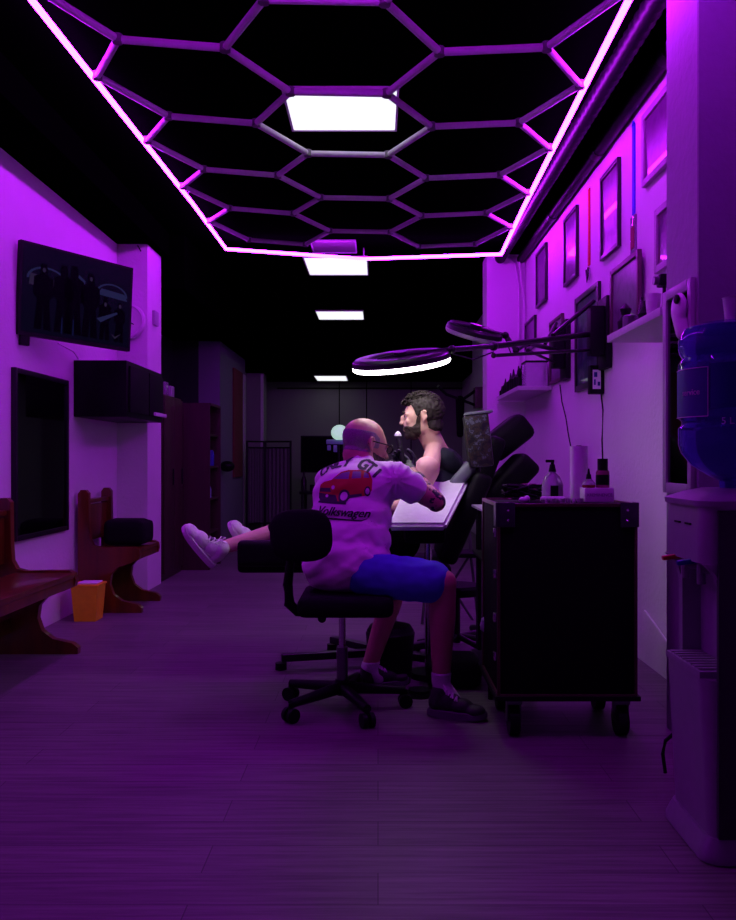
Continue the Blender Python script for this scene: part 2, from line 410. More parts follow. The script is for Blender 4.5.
frame('picture_frame', 'tall black framed pale poster between the red and the blue ribbon', 4.84, 5.23, 2.33, 2.85, 'frameblack', arts[2])
frame('picture_frame', 'pale moulded frame, topmost picture by the pilaster', 3.98, 4.40, 2.52, 2.90, 'framepale', arts[0], .035)
frame('picture_frame', 'pale ornate small frame below the topmost picture by the pilaster', 3.9, 4.20, 2.02, 2.34, 'framepale', arts[3], .035)
frame('picture_frame', 'small black frame on the purple wall above the far shelf', 7.42, 7.92, 2.10, 2.38, 'frameblack', arts[0])
frame('picture_frame', 'brown framed tall picture behind the farther arm mount', 6.32, 6.78, 1.69, 2.20, 'framewood', arts[1])
frame('picture_frame', 'tall black framed dark blue poster behind the nearer arm mount', 5.28, 5.90, 1.56, 2.22, 'frameblack', arts[4], .04)
t = frame('picture_frame', 'large picture standing on the near shelf leaning against the wall', 4.40, 4.93, 1.80, 2.20, 'framewood', arts[2], .03, x=1.40)
# mirror on the pilaster behind the cooler
t = thing('wall_mirror', 'grey framed dark mirror on the pilaster behind the water cooler', 'mirror', (1.14, 3.15, .95))
x0 = 1.164; x1 = 1.142
MB().bb((x0, 3.035, .95), (x1, 3.07, 1.75), .006).bb((x0, 3.295, .95), (x1, 3.335, 1.75), .006).bb((x0, 3.07, 1.71), (x1, 3.295, 1.75), .004).bb((x0, 3.07, .95), (x1, 3.295, .99), .004).build('frame', 'greyplastic', t, world=True)
MB().bb((x0, 3.07, .99), (1.152, 3.295, 1.71)).build('mirror_glass', 'mirror', t, smooth=False, world=True)
# white solid shape standing for a reflection in the mirror
t = thing('mirror_reflection', 'rounded white shape modelled as a reflection in the mirror above the water bottle', 'reflection', (1.07, 3.12, 1.50))
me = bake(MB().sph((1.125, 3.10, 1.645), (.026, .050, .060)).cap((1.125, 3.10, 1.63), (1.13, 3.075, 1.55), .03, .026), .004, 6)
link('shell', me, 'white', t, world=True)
MB().sph((1.105, 3.07, 1.675), (.010, .022, .018)).build('opening', 'blackplastic', t, world=True)  # dark patch of the modelled reflection
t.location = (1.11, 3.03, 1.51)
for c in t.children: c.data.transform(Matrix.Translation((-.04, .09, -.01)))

# ribbons
t = thing('medal', 'silver medal hanging on a long red ribbon on the wall', 'medal', (1.40, 5.56, 2.25))
MB().bb((1.42, 5.545, 2.385), (1.412, 5.59, 2.90)).build('ribbon', 'redribbon', t, world=True)
MB().cyl((1.418, 5.567, 2.33), (1.405, 5.567, 2.33), .045, n=6).build('medal_disc', 'silver', t, world=True)
MB().prism([(1.404, 5.60, 2.36), (1.404, 5.585, 2.36), (1.404, 5.567, 2.31), (1.404, 5.549, 2.36), (1.404, 5.534, 2.36), (1.404, 5.567, 2.27)], (-.006, 0, 0)).build('emblem', 'blackplastic', t, world=True)
t = thing('lanyard', 'blue lanyard with a clear badge card hanging on the wall', 'lanyard', (1.40, 4.6, 2.2))
MB().bb((1.42, 4.575, 2.44), (1.412, 4.615, 2.93)).tube([(1.415, 4.575, 2.93), (1.412, 4.595, 2.955), (1.415, 4.615, 2.93)], .005).build('ribbon', 'blueribbon', t, world=True)
MB().bb((1.42, 4.55, 2.21), (1.410, 4.64, 2.43), .002).build('badge_card', 'clear', t, world=True)
MB().bb((1.409, 4.565, 2.25), (1.407, 4.625, 2.37)).build('badge_print', 'darkred', t, world=True)

# shelves
def shelf(name, label, y0, y1, z, th=.035):
    o = MB().bb((1.142, y0, z), (XR, y1, z+th), .003).build(name, 'shelf'); tag(o, label, 'shelf')
shelf('wall_shelf', 'white shelf with a big picture and small ornaments, fixed beside the pilaster', 3.36, 4.14, 1.665)
shelf('wall_shelf', 'white far shelf holding rows of dark ink bottles in the purple corner', 6.77, 7.98, 1.65)
SZ = 1.70
k = 0
def inkbottle(x, y, z, h, lab, m='blackplastic', grp='dark ink bottles on the far shelf'):
    t = thing('ink_bottle', lab, 'bottle', (x, y, z), group=grp)
    r = h*.22
    MB().lathe([(0, 0), (r, 0), (r, h*.5), (r*.45, h*.62), (0, h*.62)], n=14).build('body', m, t)
    MB().cyl((0, 0, h*.6), (0, 0, h*.99), r*.42, r*.12, n=12).build('nozzle', 'blackmetal', t)
for j, (x, y, h) in enumerate([(1.18, 7.92, .10), (1.19, 7.82, .12), (1.18, 7.68, .15), (1.20, 7.52, .14), (1.18, 7.38, .17), (1.21, 7.28, .15), (1.17, 7.16, .18), (1.20, 7.08, .20), (1.24, 7.85, .14), (1.25, 7.6, .17), (1.26, 7.42, .19), (1.25, 7.22, .22)]):
    inkbottle(x, y, 1.685, h, 'small dark cone-topped ink bottle in the row on the far shelf')
t = thing('glass_jar', 'square clear display jar with a dark figurine on the near end of the far shelf', 'jar', (1.31, 6.94, 1.686))
MB().bb((-.09, -.10, 0), (.09, .10, .20), .01).build('jar_body', 'clear', t)
MB().bb((-.095, -.105, .201), (.095, .105, .215), .004).build('lid', 'blackplastic', t)
o = MB().cyl((1.17, 6.86, 1.686), (1.17, 6.86, 1.76), .008).sph((1.17, 6.86, 1.80), (.022, .022, .04)).cyl((1.17, 6.86, 1.686), (1.17, 6.86, 1.70), .02).build('figurine', 'blackplastic')
tag(o, 'slim dark figurine on the far shelf in front of the clear jar', 'figurine')
# near shelf things
def lathe_thing(name, label, cat, loc, prof, m, group=None, n=20):
    o = MB().lathe(prof, n=n).build(name, m); o.location = loc; o['label'] = label; o['category'] = cat
    if group: o['group'] = group
    return o
lathe_thing('figurine', 'squat black figurine at the far end of the near shelf', 'figurine', (1.20, 4.02, SZ), [(0, 0), (.035, 0), (.04, .05), (.02, .08), (.028, .11), (.0, .14)], 'blackplastic')
lathe_thing('tin', 'round dark tin on the near shelf in front of the picture', 'tin', (1.18, 3.88, SZ), [(0, 0), (.035, 0), (.035, .05), (.03, .055), (0, .055)], 'darkchrome')
lathe_thing('vase', 'small black bulb vase on the near shelf beside the tin', 'vase', (1.22, 3.76, SZ), [(0, 0), (.03, 0), (.042, .04), (.02, .08), (.02, .10), (0, .10)], 'blackplastic')
lathe_thing('cup', 'pale plastic cup on the near shelf near the pilaster', 'cup', (1.18, 3.56, SZ), [(0, 0), (.025, 0), (.035, .09), (.033, .09), (.023, .005), (0, .005)], 'white')
lathe_thing('jar', 'pale squat jar standing behind the cup on the near shelf', 'jar', (1.27, 3.64, SZ), [(0, 0), (.04, 0), (.045, .06), (.03, .10), (.03, .13), (0, .13)], 'white')
t = thing('webcam', 'small black camera on a stub post at the pilaster end of the near shelf', 'camera', (1.19, 3.45, SZ))
MB().cyl((0, 0, 0), (0, 0, .10), .008).cyl((0, 0, 0), (0, 0, .008), .03).build('stand', 'blackmetal', t)
MB().box((0, 0, .125), (.05, .06, .05), .008).build('body', 'blackplastic', t)
MB().cyl((-.02, 0, .125), (-.045, 0, .125), .018).build('lens', 'darkchrome', t)
lathe_thing('bottle', 'slim dark bottle beside the leaning picture on the near shelf', 'bottle', (1.25, 3.93, SZ), [(0, 0), (.02, 0), (.02, .09), (.008, .12), (.008, .15), (0, .15)], 'amber')

# adapter box and cables
t = thing('power_adapter', 'small black box with a white label under the dark blue poster', 'adapter', (1.36, 5.3, 1.49))
MB().bb((1.33, 5.20, 1.495), (1.42, 5.27, 1.675), .006).build('body', 'blackplastic', t, world=True)
MB().bb((1.345, 5.196, 1.525), (1.395, 5.1995, 1.645)).build('label_card', 'paper', t, world=True)
MB().bb((1.352, 5.192, 1.60), (1.372, 5.1955, 1.63)).bb((1.375, 5.192, 1.545), (1.39, 5.1955, 1.57)).bb((1.352, 5.192, 1.55), (1.362, 5.1955, 1.585)).build('printed_mark', 'label', t, world=True)
def wallcable(pts, label, r=.005):
    q = []
    for (px, py) in pts:
        d = F*1.4165/(px-CX); q.append(V((1.4165, d, EYE-(py-CY)*d/F)))
    o = MB().tube(q, r, 6).build('cable', 'blackplastic'); tag(o, label, 'cable')
wallcable([(601, 393), (603, 410), (602, 440), (603, 465), (602, 490)], 'black cable hanging straight down the wall from the adapter box')
wallcable([(560, 385), (562, 402), (566, 418), (568, 432), (571, 448), (572, 480)], 'black cable hanging from the brown picture down behind the paper roll')
o = MB().tube([(1.415, 4.40, .28), (1.41, 4.25, .25), (1.412, 4.05, .19), (1.41, 3.8, .17), (1.41, 3.4, .16)], .006, 6).build('cable', 'white')
tag(o, 'pale cable drooping low along the right wall towards the cooler', 'cable')

# ------------------------------------------------------------------ articulated lamps
def arm_seg(mb, a, b, r): mb.cyl(a, b, r, n=12); mb.sph(a, r*1.5, 12); mb.sph(b, r*1.5, 12)
def ring_lamp(name, label, c, R, rr, tilt, roll, lit, mount, via, group=None):
    t = thing(name, label, 'lamp', mount)
    rot = Matrix.Rotation(roll, 3, 'Y') @ Matrix.Rotation(tilt, 3, 'X')
    def ringpts(rad, z, n=48): return [V(c)+rot @ V((rad*math.cos(2*PI*i/n), rad*math.sin(2*PI*i/n), z)) for i in range(n)]
    def ringprof(prof, n=56):
        mb = MB(); bm = mb.bm; rows = []
        for i in range(n):
            a = 2*PI*i/n; rows.append([bm.verts.new(V(c)+rot @ V((r*math.cos(a), r*math.sin(a), z))) for r, z in prof])
        for i in range(n):
            A = rows[i]; B = rows[(i+1) % n]
            for j in range(len(prof)): bm.faces.new((A[j], B[j], B[(j+1) % len(prof)], A[(j+1) % len(prof)]))
        return mb
    Ri = R-rr
    ringprof([(R, .0), (R-.004, .022), (R-.02, .034), (Ri+.02, .034), (Ri+.004, .022), (Ri, .0)]).build('housing', 'blackmetal', t, world=True)
    ringprof([(R-.001, -.001), (R-.002, -.016), (R-.010, -.024), (Ri+.012, -.024), (Ri+.002, -.016), (Ri+.001, -.001)]).build('diffuser', 'ringlight' if lit else 'greyplastic', t, world=True)
    if lit: MB().prism(ringpts(Ri+.02, .020), rot @ V((0, 0, .008))).build('cover_plate', 'darkchrome', t, world=True)
    mb = MB()
    mb.tube([V(c)+rot @ V((-Ri, 0, .02)), V(c)+rot @ V((0, 0, .035)), V(c)+rot @ V((R, 0, .03))], .012, 8)
    mb.cyl(V(c)+rot @ V((0, 0, .022)), V(c)+rot @ V((0, 0, .05)), .035)
    mb.build('crossbar', 'blackmetal', t, world=True)
    j = V(c)+rot @ V((R+.01, 0, .03))
    prev = j
    mb = MB()
    for q in via: arm_seg(mb, prev, V(q), .014); prev = V(q)
    arm_seg(mb, prev, V(mount), .017)
    prev2 = V(via[-1])
    arm_seg(mb, prev2+V((0, 0, -.05)), V(mount)+V((0, 0, -.10)), .010)
    mb.build('arm', 'blackmetal', t, world=True)
    MB().tube([j+V((0, 0, -.02)), (j+V(via[0]))/2+V((0, 0, -.06)), V(via[0])+V((0, 0, -.03))], .004, 6).build('cord', 'blackplastic', t, world=True)
    y = mount[1]; z = mount[2]
    MB().bb((XR-.002, y-.10, z-.22), (XR-.04, y+.10, z+.22), .008).bb((XR-.04, y-.08, z-.14), (XR-.13, y+.02, z+.16), .01).build('wall_bracket', 'blackplastic', t, world=True)
    mb = MB(); mb.cyl((XR-.09, y, z+.20), V(mount)+(prev2-V(mount))*.45+V((0, 0, .02)), .013, n=10); mb.build('brace', 'blackmetal', t, world=True)
ring_lamp('ring_lamp', 'lit white ring lamp over the two men on a long black arm', (.115, 4.10, 1.565), .245, .13, math.radians(13.5), math.radians(-7), True, (1.34, 5.12, 1.86), [(.62, 4.45, 1.69)])
ring_lamp('ring_lamp', 'unlit ring lamp hovering right of and above the lit one', P(474, 333, 4.7), .165, .035, math.radians(17), math.radians(14), False, (1.34, 6.2, 1.90), [P(516, 350, 5.0), P(528, 343, 5.5)])

# wall hook rack in the far room
t = thing('wall_bracket_arm', 'black forked bracket with a strap hanging, on the far right wall', 'bracket', (1.38, 11.2, 1.7))
MB().bb((XR, 11.1, 1.78), (1.30, 11.35, 2.06), .01).build('mount_plate', 'framewood', t, world=True)
MB().tube([P(478, 389, 11.2), P(462, 400, 11.1), P(446, 394, 11), P(438, 386, 10.9)], .022).tube([P(480, 407, 11.2), P(462, 400, 11.1)], .02).build('arm', 'blackmetal', t, world=True)
MB().cap(P(460, 400, 11.1), P(460, 434, 11.1), .06, .045).build('strap', 'blackfabric', t, world=True)

# ------------------------------------------------------------------ left wall
# TV
a = V((-2.135, 4.92, 0)); b = V((-1.665, 5.57, 0)); u = (b-a).normalized(); nrm = V((u.y, -u.x, 0))
TV = thing('television', 'black flat television angled out high on the left wall', 'television', (a+b)/2+V((0, 0, 1.84)))
def T(s, z, dpt=0):          # s 0..1 across, z height, leaning outwards at the top
    return a+(b-a)*s+V((0, 0, z-.012))+nrm*(dpt+.035*(z-1.83)/.55)-V((0, 0, .02*s))
def slab(s0, s1, z0, z1, d0, d1):
    mb = MB(); c = [T(s0, z0, d0), T(s1, z0, d0), T(s1, z1, d0), T(s0, z1, d0)]
    return mb.prism(c, nrm*(d1-d0))
slab(0, 1, 1.84, 2.395, -.035, .0).build('body', 'blackplastic', TV, False, True)
slab(.02, .98, 1.862, 2.380, .0005, .002).build('screen', 'screen', TV, False, True)
slab(.03, .10, 1.78, 1.842, -.03, -.005).build('sensor', 'blackplastic', TV, False, True)
def scrpoly(pts, name, m, d=.003):
    MB().prism([T(x, 1.862+y*.518, d) for x, y in pts], nrm*.0006).build(name, m, TV, False, True)
def arc(cx, cy, rx, ry, a0, a1, w, n=14):
    o = [(cx+rx*math.cos(a0+(a1-a0)*i/n), cy+ry*math.sin(a0+(a1-a0)*i/n)) for i in range(n+1)]
    return o+[(cx+(rx-w)*math.cos(a0+(a1-a0)*i/n), cy+(ry-w)*math.sin(a0+(a1-a0)*i/n)) for i in range(n, -1, -1)]
scrpoly(arc(.22, .62, .17, .16, 0, PI, .02), 'screen_arch', 'screenpale')
scrpoly([(.07, .55), (.38, .52), (.36, .64), (.08, .68)], 'screen_glow', 'screenmid', .0032)
scrpoly(arc(.80, .62, .15, .14, 0, PI, .018), 'screen_arch', 'screenpale')
scrpoly([(.66, .60), (.95, .58), (.92, .66), (.70, .68)], 'screen_glow', 'screenpale', .0032)
scrpoly([(.46, .62), (.53, .60), (.55, .72), (.49, .78)], 'screen_glow', 'screenpale', .0032)
def figure2d(cx, s=1, h0=.05, m='screenfig'):
    pts = [(-.07, 0), (-.05, .35), (-.085, .40), (-.08, .60), (-.03, .64), (-.03, .70), (-.022, .76), (.022, .76), (.03, .70), (.03, .64), (.08, .60), (.085, .40), (.05, .35), (.07, 0), (.01, 0), (0, .28), (-.01, 0)]
    scrpoly([(cx+x*s, h0+y*s) for x, y in pts], 'screen_figure', m, .004)
figure2d(.19, 1.0); figure2d(.36, 1.05); figure2d(.45, 1.08); figure2d(.60, 1.02); figure2d(.74, .7); figure2d(.88, .65)
for cx, cy in ((.19, .74), (.60, .76), (.74, .49), (.88, .50)):
    scrpoly([(cx+.014*math.cos(k*PI/4), cy+.028*math.sin(k*PI/4)) for k in range(8)], 'screen_face', 'screenmid', .005)
scrpoly([(.66, .30), (.70, .26), (.86, .40), (.85, .42)], 'screen_guitar', 'screenpale', .0055)
scrpoly([(.80, .14), (.84, .08), (.90, .16), (.84, .11)], 'screen_mark', 'screenmid', .0055)
for x in (.345, .445): scrpoly([(x, .04), (x+.014, .04), (x+.012, .22), (x+.004, .24)], 'screen_legs', 'screenglow', .0052)
MB().cyl(V((-2.15, 5.35, 2.12)), (a+b)/2+V((0, 0, 2.12))-nrm*.03, .02).bb((-2.15, 5.27, 2.02), (-2.13, 5.43, 2.22)).build('wall_mount', 'blackmetal', TV, world=True)
tag(MB().tube([(-2.14, 5.55, 1.86), (-2.10, 5.72, 1.83), (-2.13, 5.9, 1.80)], .005, 6).build('cable', 'wall'), 'thin cable looping from the television to the black wall cabinet', 'cable')

t = thing('wall_mirror', 'tall dark framed mirror on the left wall under the television', 'mirror', (XL, 5.22, .6))
y0, y1, z0, z1 = 4.86, 5.70, .60, 1.625
MB().bb((XL, y0, z0), (XL+.03, y0+.03, z1), .004).bb((XL, y1-.03, z0), (XL+.03, y1, z1), .004).bb((XL, y0+.03, z0), (XL+.03, y1-.03, z0+.03), .004).bb((XL, y0+.03, z1-.03), (XL+.03, y1-.03, z1), .004).build('frame', 'blackmetal', t, world=True)
MB().bb((XL, y0+.03, z0+.03), (XL+.018, y1-.03, z1-.03)).build('mirror_glass', 'mirror', t, False, True)

t = thing('wall_cabinet', 'black box cabinet hung on the left wall before the pier', 'cabinet', (-1.95, 6.35, 1.385))
MB().bb((XL, 5.86, 1.385), (-1.775, 6.83, 1.785), .006).build('body', 'blackplastic', t, world=True)
MB().bb((-1.774, 5.9, 1.42), (-1.758, 6.37, 1.75), .004).build('door', 'blackvinyl', t, world=True)
MB().bb((-1.774, 6.40, 1.42), (-1.758, 6.80, 1.75), .004).build('door', 'blackvinyl', t, world=True)
MB().bb((-1.757, 6.50, 1.425), (-1.735, 6.82, 1.455), .006).build('handle', 'white', t, world=True)['label'] = 'pale handle strip'
t = thing('wall_clock', 'round pale wall clock on the pier, half hidden by the television', 'clock', (-2.03, 6.84, 1.97))
MB().cyl((-2.055, 6.838, 2.22), (-2.055, 6.80, 2.22), .145, n=40).build('case', 'white', t, world=True)
MB().lathe([(.145, 0), (.145, .02), (.128, .026), (.12, .012)], n=40).build('rim', 'white', t)
t.children[-1].rotation_euler = (PI/2, 0, 0); t.children[-1].location = (-.025, -.04, .25)
MB().tube([(-2.055, 6.794, 2.22), (-2.055, 6.794, 2.30)], .004).tube([(-2.055, 6.794, 2.22), (-2.0, 6.794, 2.19)], .004).build('hands', 'blackplastic', t, world=True)
tag(MB().bb((-1.90, 6.98, 2.22), (-1.875, 7.10, 2.34), .005).build('wall_switch', 'greyplastic'), 'small square switch box on the side of the left pier', 'switch')
tag(MB().prism([(-1.97, 6.835, 1.79), (-1.91, 6.835, 1.79), (-1.925, 6.835, 1.91), (-1.99, 6.835, 1.90)], (0, -.006, 0)).build('paper_note', 'paper'), 'white slip of paper fixed on the pier above the black cabinet', 'paper')
tag(MB().tube([(-2.0, 7.0, 2.82), (-1.95, 6.82, 2.80), (-1.97, 6.80, 2.84)], .006).build('cable', 'blackplastic'), 'short wire end poking out above the left pier', 'cable')

# benches
def pew(name, label, y0, y1, panels, inner=True, extra=None):
    t = thing(name, label, 'bench', (-1.9, (y0+y1)/2, 0))
    xb = -2.12
    prof = [(0, 0), (0, .84), (.02, .868), (.055, .868), (.075, .845), (.078, .62), (.085, .52), (.11, .475), (.16, .462), (.40, .465), (.43, .45), (.44, .41), (.43, .375), (.37, .35), (.28, .32), (.235, .27), (.225, .20), (.25, .13), (.31, .085), (.42, .06), (.45, .035), (.45, 0)]
    for y in panels:
        MB().prism([(xb+x, y, z) for x, z in prof], (0, .045, 0)).build('end_panel', 'wood', t, world=True)
    MB().bb((xb+.10, y0+.045, .425), (xb+.435, y1-.045, .455), .008).build('seat', 'wood', t, world=True)
    MB().bb((xb+.405, y0+.045, .375), (xb+.43, y1-.045, .425), .006).build('seat_apron', 'wood', t, world=True)
    MB().bb((xb+.02, y0+.045, .50), (xb+.045, y1-.045, .76), .006).bb((xb+.015, y0+.045, .77), (xb+.06, y1-.045, .80), .01).build('backrest', 'wood', t, world=True)
    MB().bb((xb+.06, y0+.045, .12), (xb+.08, y1-.045, .20), .004).build('stretcher', 'wood', t, world=True)
    return t
pew('pew_chair', 'reddish wooden pew seat with a black bag, beside the yellow bin', 5.86, 6.40, (5.86, 6.355))
pew('pew_bench', 'long reddish wooden bench cut by the left edge of the photo', 3.15, 4.66, (3.15, 4.615))
me = bake(MB().box((-1.83, 6.10, .552), (.30, .30, .17), .04).box((-1.84, 6.08, .60), (.26, .24, .10), .03), .012, 3)
o = link('bag', me, 'blackfabric'); tag(o, 'soft black bag lying on the pew seat', 'bag')
t = thing('waste_bin', 'small square orange-yellow bin on the floor by the pew seat', 'bin', (-1.96, 5.62, 0))
mb = MB(); bm = mb.bm
def ringq(w, z): return [bm.verts.new((x*w, y*w, z)) for x, y in ((-1, -1), (1, -1), (1, 1), (-1, 1))]
r = [ringq(.0, 0.002), ringq(.072, 0), ringq(.088, .235), ringq(.083, .235), ringq(.068, .01), ringq(.0, .01)]
for i in range(5):
    for k in range(4): bm.faces.new((r[i][k], r[i][(k+1) % 4], r[i+1][(k+1) % 4], r[i+1][k]))
bmesh.ops.remove_doubles(bm, verts=bm.verts, dist=1e-4)
mb.build('body', 'yellow', t, False)
MB().box((0, -.0, .240), (.19, .19, .014), .004).build('rim', 'yellow', t)
MB().box((.01, .0, .252), (.13, .13, .01), .003).build('liner', 'paper', t)['label'] = 'pale liner folded over the opening'

# far left furniture
t = thing('wardrobe', 'brown wooden locker cabinet beyond the left pier, nearer of the two', 'cabinet', (-2.2, 7.72, 0))
MB().bb((-2.5, 7.36, 0), (-1.915, 8.08, 1.67), .004).build('body', 'lockerwood', t, world=True)
for y0, y1 in ((7.38, 7.715), (7.725, 8.06)):
    d = MB().bb((-1.914, y0, .06), (-1.895, y1, 1.65), .003).build('door', 'lockerwood', t, world=True)
    MB().bb((-1.894, y1-.06, .85), (-1.88, y1-.045, 1.0)).build('handle', 'blackmetal', d, world=True)
for j, (y, h, m, nm, lb) in enumerate([(7.42, .10, 'framewood', 'box', 'small brown box on top of the near locker cabinet, closest to the pier'), (7.60, .13, 'clear', 'box', 'clear plastic box in the middle on top of the near locker cabinet'), (7.82, .11, 'greyplastic', 'box', 'grey box on top of the near locker cabinet, farthest of three')]):
    tag(MB().bb((-2.12, y, 1.671), (-1.95, y+.13, 1.671+h), .006).build(nm, m), lb, 'box')
t = thing('bookcase', 'brown cupboard with open side shelves behind the locker cabinet', 'cabinet', (-1.9, 8.4, 0))
MB().bb((-2.3, 8.14, 0), (-1.72, 8.17, 1.64)).bb((-2.3, 8.17, 0), (-2.28, 8.66, 1.64)).bb((-2.3, 8.64, 0), (-1.64, 8.66, 1.64)).bb((-2.3, 8.14, 1.615), (-1.64, 8.66, 1.64)).bb((-1.72, 8.14, 0), (-1.65, 8.165, 1.64)).build('carcass', 'lockerwood', t, world=True)
for z in (.35, .68, 1.0, 1.32): MB().bb((-2.28, 8.17, z), (-1.66, 8.64, z+.02)).build('shelf', 'lockerwood', t, world=True)
for i, (y, z, h, m, nm, lb) in enumerate([(8.24, 1.02, .14, 'label', 'jar', 'dark blue jar on the upper open shelf of the cupboard'), (8.36, .70, .12, 'teal', 'jar', 'teal jar on the middle open shelf of the cupboard'), (8.26, .37, .13, 'printlight', 'jar', 'pale jar low on the open shelf of the cupboard'), (8.50, 1.02, .16, 'blueplastic', 'jar', 'blue jar standing deeper on the upper open shelf')]):
    lathe_thing(nm, lb, 'jar', (-1.72, y, z+.001), [(0, 0), (.04, 0), (.042, h*.7), (.03, h), (0, h)], m)
t = thing('hand_dryer', 'small black lamp head on the wall end beside the red curtain', 'lamp', (-1.97, 10.6, .98))
MB().sph((-1.93, 10.62, 1.0), (.10, .08, .07)).cyl((-1.99, 10.65, 1.0), (-1.93, 10.65, 1.0), .03).build('head', 'blackplastic', t, world=True)
t.name = 'wall_lamp'
o = MB().bb((-1.998, 11.4, .84), (-1.975, 12.12, 2.35), .004).build('curtain', 'tape'); tag(o, 'dark red fabric banner hanging on the far left wall', 'banner')
# folding screen
t = thing('folding_screen', 'black framed folding screen with pale panels before the back wall', 'room divider', (-1.5, 12.2, 0))
def scr(x0, x1, y0, y1):
    z1 = 1.36; mb = MB()
    for x, y in ((x0, y0), (x1, y1)): mb.cyl((x, y, 0), (x, y, z1), .016, n=8)
    for z in (z1-.01, z1-.10, .15): mb.cyl((x0, y0, z), (x1, y1, z), .012, n=8)
    mb.build('panel_frame', 'blackmetal', t, world=True)
    mb = MB(); n = 24; bm = mb.bm; A = []; B = []
    for i in range(n+1):
        s = i/n; w = .012*math.sin(i*PI/2); x = x0+(x1-x0)*(.03+.94*s); y = y0+(y1-y0)*(.03+.94*s)+w
        A.append(bm.verts.new((x, y, .17))); B.append(bm.verts.new((x, y, z1-.11)))
    for i in range(n): bm.faces.new((A[i], A[i+1], B[i+1], B[i]))
    mb.build('fabric_panel', 'screen_panel', t, world=True)
scr(-2.02+.12, -1.68, 12.05, 12.25); scr(-1.66, -1.28, 12.25, 12.15)
# monitor + table by the back wall
t = thing('desk', 'dark desk against the back of the room under the black monitor', 'desk', (-.75, 11.9, 0))
MB().bb((-1.10, 11.6, .60), (-.20, 12.2, .64), .004).build('top', 'blackplastic', t, world=True)
for x in (-1.06, -.24):
    for y in (11.64, 12.16): MB().cyl((x, y, 0), (x, y, .6), .02).build('leg', 'blackmetal', t, world=True)
t = thing('monitor', 'black monitor at the back of the room beside the bald man', 'monitor', (-.80, 11.9, .64))
MB().bb((-1.11, 11.9, .90), (-.50, 11.94, 1.43), .006).build('body', 'blackplastic', t, world=True)
MB().bb((-1.09, 11.896, .92), (-.52, 11.899, 1.41)).build('screen', 'screenfig', t, False, True)
MB().cyl((-.80, 11.92, .65), (-.80, 11.92, .90), .03).bb((-.92, 11.82, .64), (-.68, 12.0, .655), .004).build('stand', 'blackmetal', t, world=True)
t = thing('globe_lamp', 'small pale green glowing lamp behind the bald head', 'lamp', (-.50, 10.6, .66))
MB().sph((-.49, 10.6, 1.43), (.11, .11, .10)).build('globe', 'lampglow', t, world=True)
MB().cyl((-.50, 10.6, 0), (-.50, 10.6, 1.34), .012).cyl((-.50, 10.6, 0), (-.50, 10.6, .02), .12).build('stand', 'blackmetal', t, world=True)
MB().bb((-.66, 10.56, 1.28), (-.44, 10.62, 1.34), .01).bb((-.65, 10.57, 1.20), (-.60, 10.61, 1.27), .01).bb((-.57, 10.57, 1.18), (-.52, 10.61, 1.27), .01).build('crystal', 'teal', t, world=True)
t.location = (-.5, 10.6, 0)
for c in t.children: c.data.transform(Matrix.Translation((0, 0, .66)))
lathe_thing('bottle', 'dark bottle standing on the desk edge by the folding screen', 'bottle', (-1.05, 11.75, .641), [(0, 0), (.04, 0), (.04, .15), (.015, .22), (.015, .28), (0, .28)], 'amber')
lathe_thing('mug', 'dark mug on the desk below the monitor', 'mug', (-.92, 11.7, .641), [(0, 0), (.04, 0), (.042, .09), (.038, .09), (.036, .006), (0, .006)], 'amber')

# ------------------------------------------------------------------ road case
t = thing('road_case', 'black wheeled flight case with metal corners, topped with bottles', 'case', (.735, 3.45, 0))
x0, x1, y0, y1, z0, z1 = .468, 1.0, 3.22, 3.68, .165, .905
MB().bb((x0, y0, z0), (x1, y1, z1), .012).build('body', 'case', t, world=True)
mb = MB()
for x in (x0, x1):
    for y in (y0, y1): mb.bb((x-.006, y-.006, z0), (x+.006, y+.006, z1), .003)
for z in (z0, z1):
    for y in (y0, y1): mb.bb((x0, y-.007, z-.007), (x1, y+.007, z+.007), .003)
    for x in (x0, x1): mb.bb((x-.007, y0, z-.007), (x+.007, y1, z+.007), .003)
mb.build('edge_rail', 'caseedge', t, world=True)
for x, s in ((x0, 1), (x1, -1)):
    o = MB().bb((x-.006*s, y0-.011, z1-.085), (x+.062*s, y0-.004, z1+.010), .002).bb((x-.011*s, y0-.008, z1-.085), (x-.004*s, y0+.06, z1+.010), .002).build('corner', 'casecorner', t, world=True)
    for dz in (.02, .06): MB().sph((x+.035*s, y0-.012, z1-dz), .006).build('rivet', 'chrome', o, world=True)
MB().bb((x0-.014, y0-.01, .145), (x1+.018, y1+.01, .165), .004).build('base_board', 'blackplastic', t, world=True)
for z in (.30, .45, .62, .78): MB().bb((x0-.018, y0+.004, z), (x0-.007, y0+.03, z+.035), .003).build('latch', 'chrome', t, world=True)
for x in (x0+.065, x1-.045):
    for y in (y0+.05, y1-.07):
        w = MB().cyl((x-.02, y, .058), (x+.02, y, .058), .058, n=28).build('wheel', 'blackplastic', t, world=True)
        MB().bb((x-.03, y-.03, .125), (x+.03, y+.03, .144)).bb((x-.028, y-.02, .055), (x-.023, y+.02, .13)).bb((x+.023, y-.02, .055), (x+.028, y+.02, .13)).build('fork', 'darkchrome', w, world=True)
CT = z1+.0075
t = thing('spray_bottle', 'clear spray bottle with green-black cap on the road case', 'bottle', (.71, 3.38, CT))
MB().lathe([(0, 0), (.040, 0), (.043, .01), (.043, .07), (.030, .10), (.014, .115), (.014, .122), (0, .122)], n=28).build('body', 'clear', t)
MB().cyl((0, 0, .120), (0, 0, .150), .016, .010).cyl((0, 0, .148), (0, 0, .165), .007).box((-.01, 0, .163), (.035, .012, .012), .003).build('nozzle', 'blackplastic', t)
MB().lathe([(.0434, .02), (.0436, .021), (.0436, .064), (.0434, .065)], n=12, a0=-PI*.62, a1=-PI*.38).build('sticker', 'blackplastic', t)
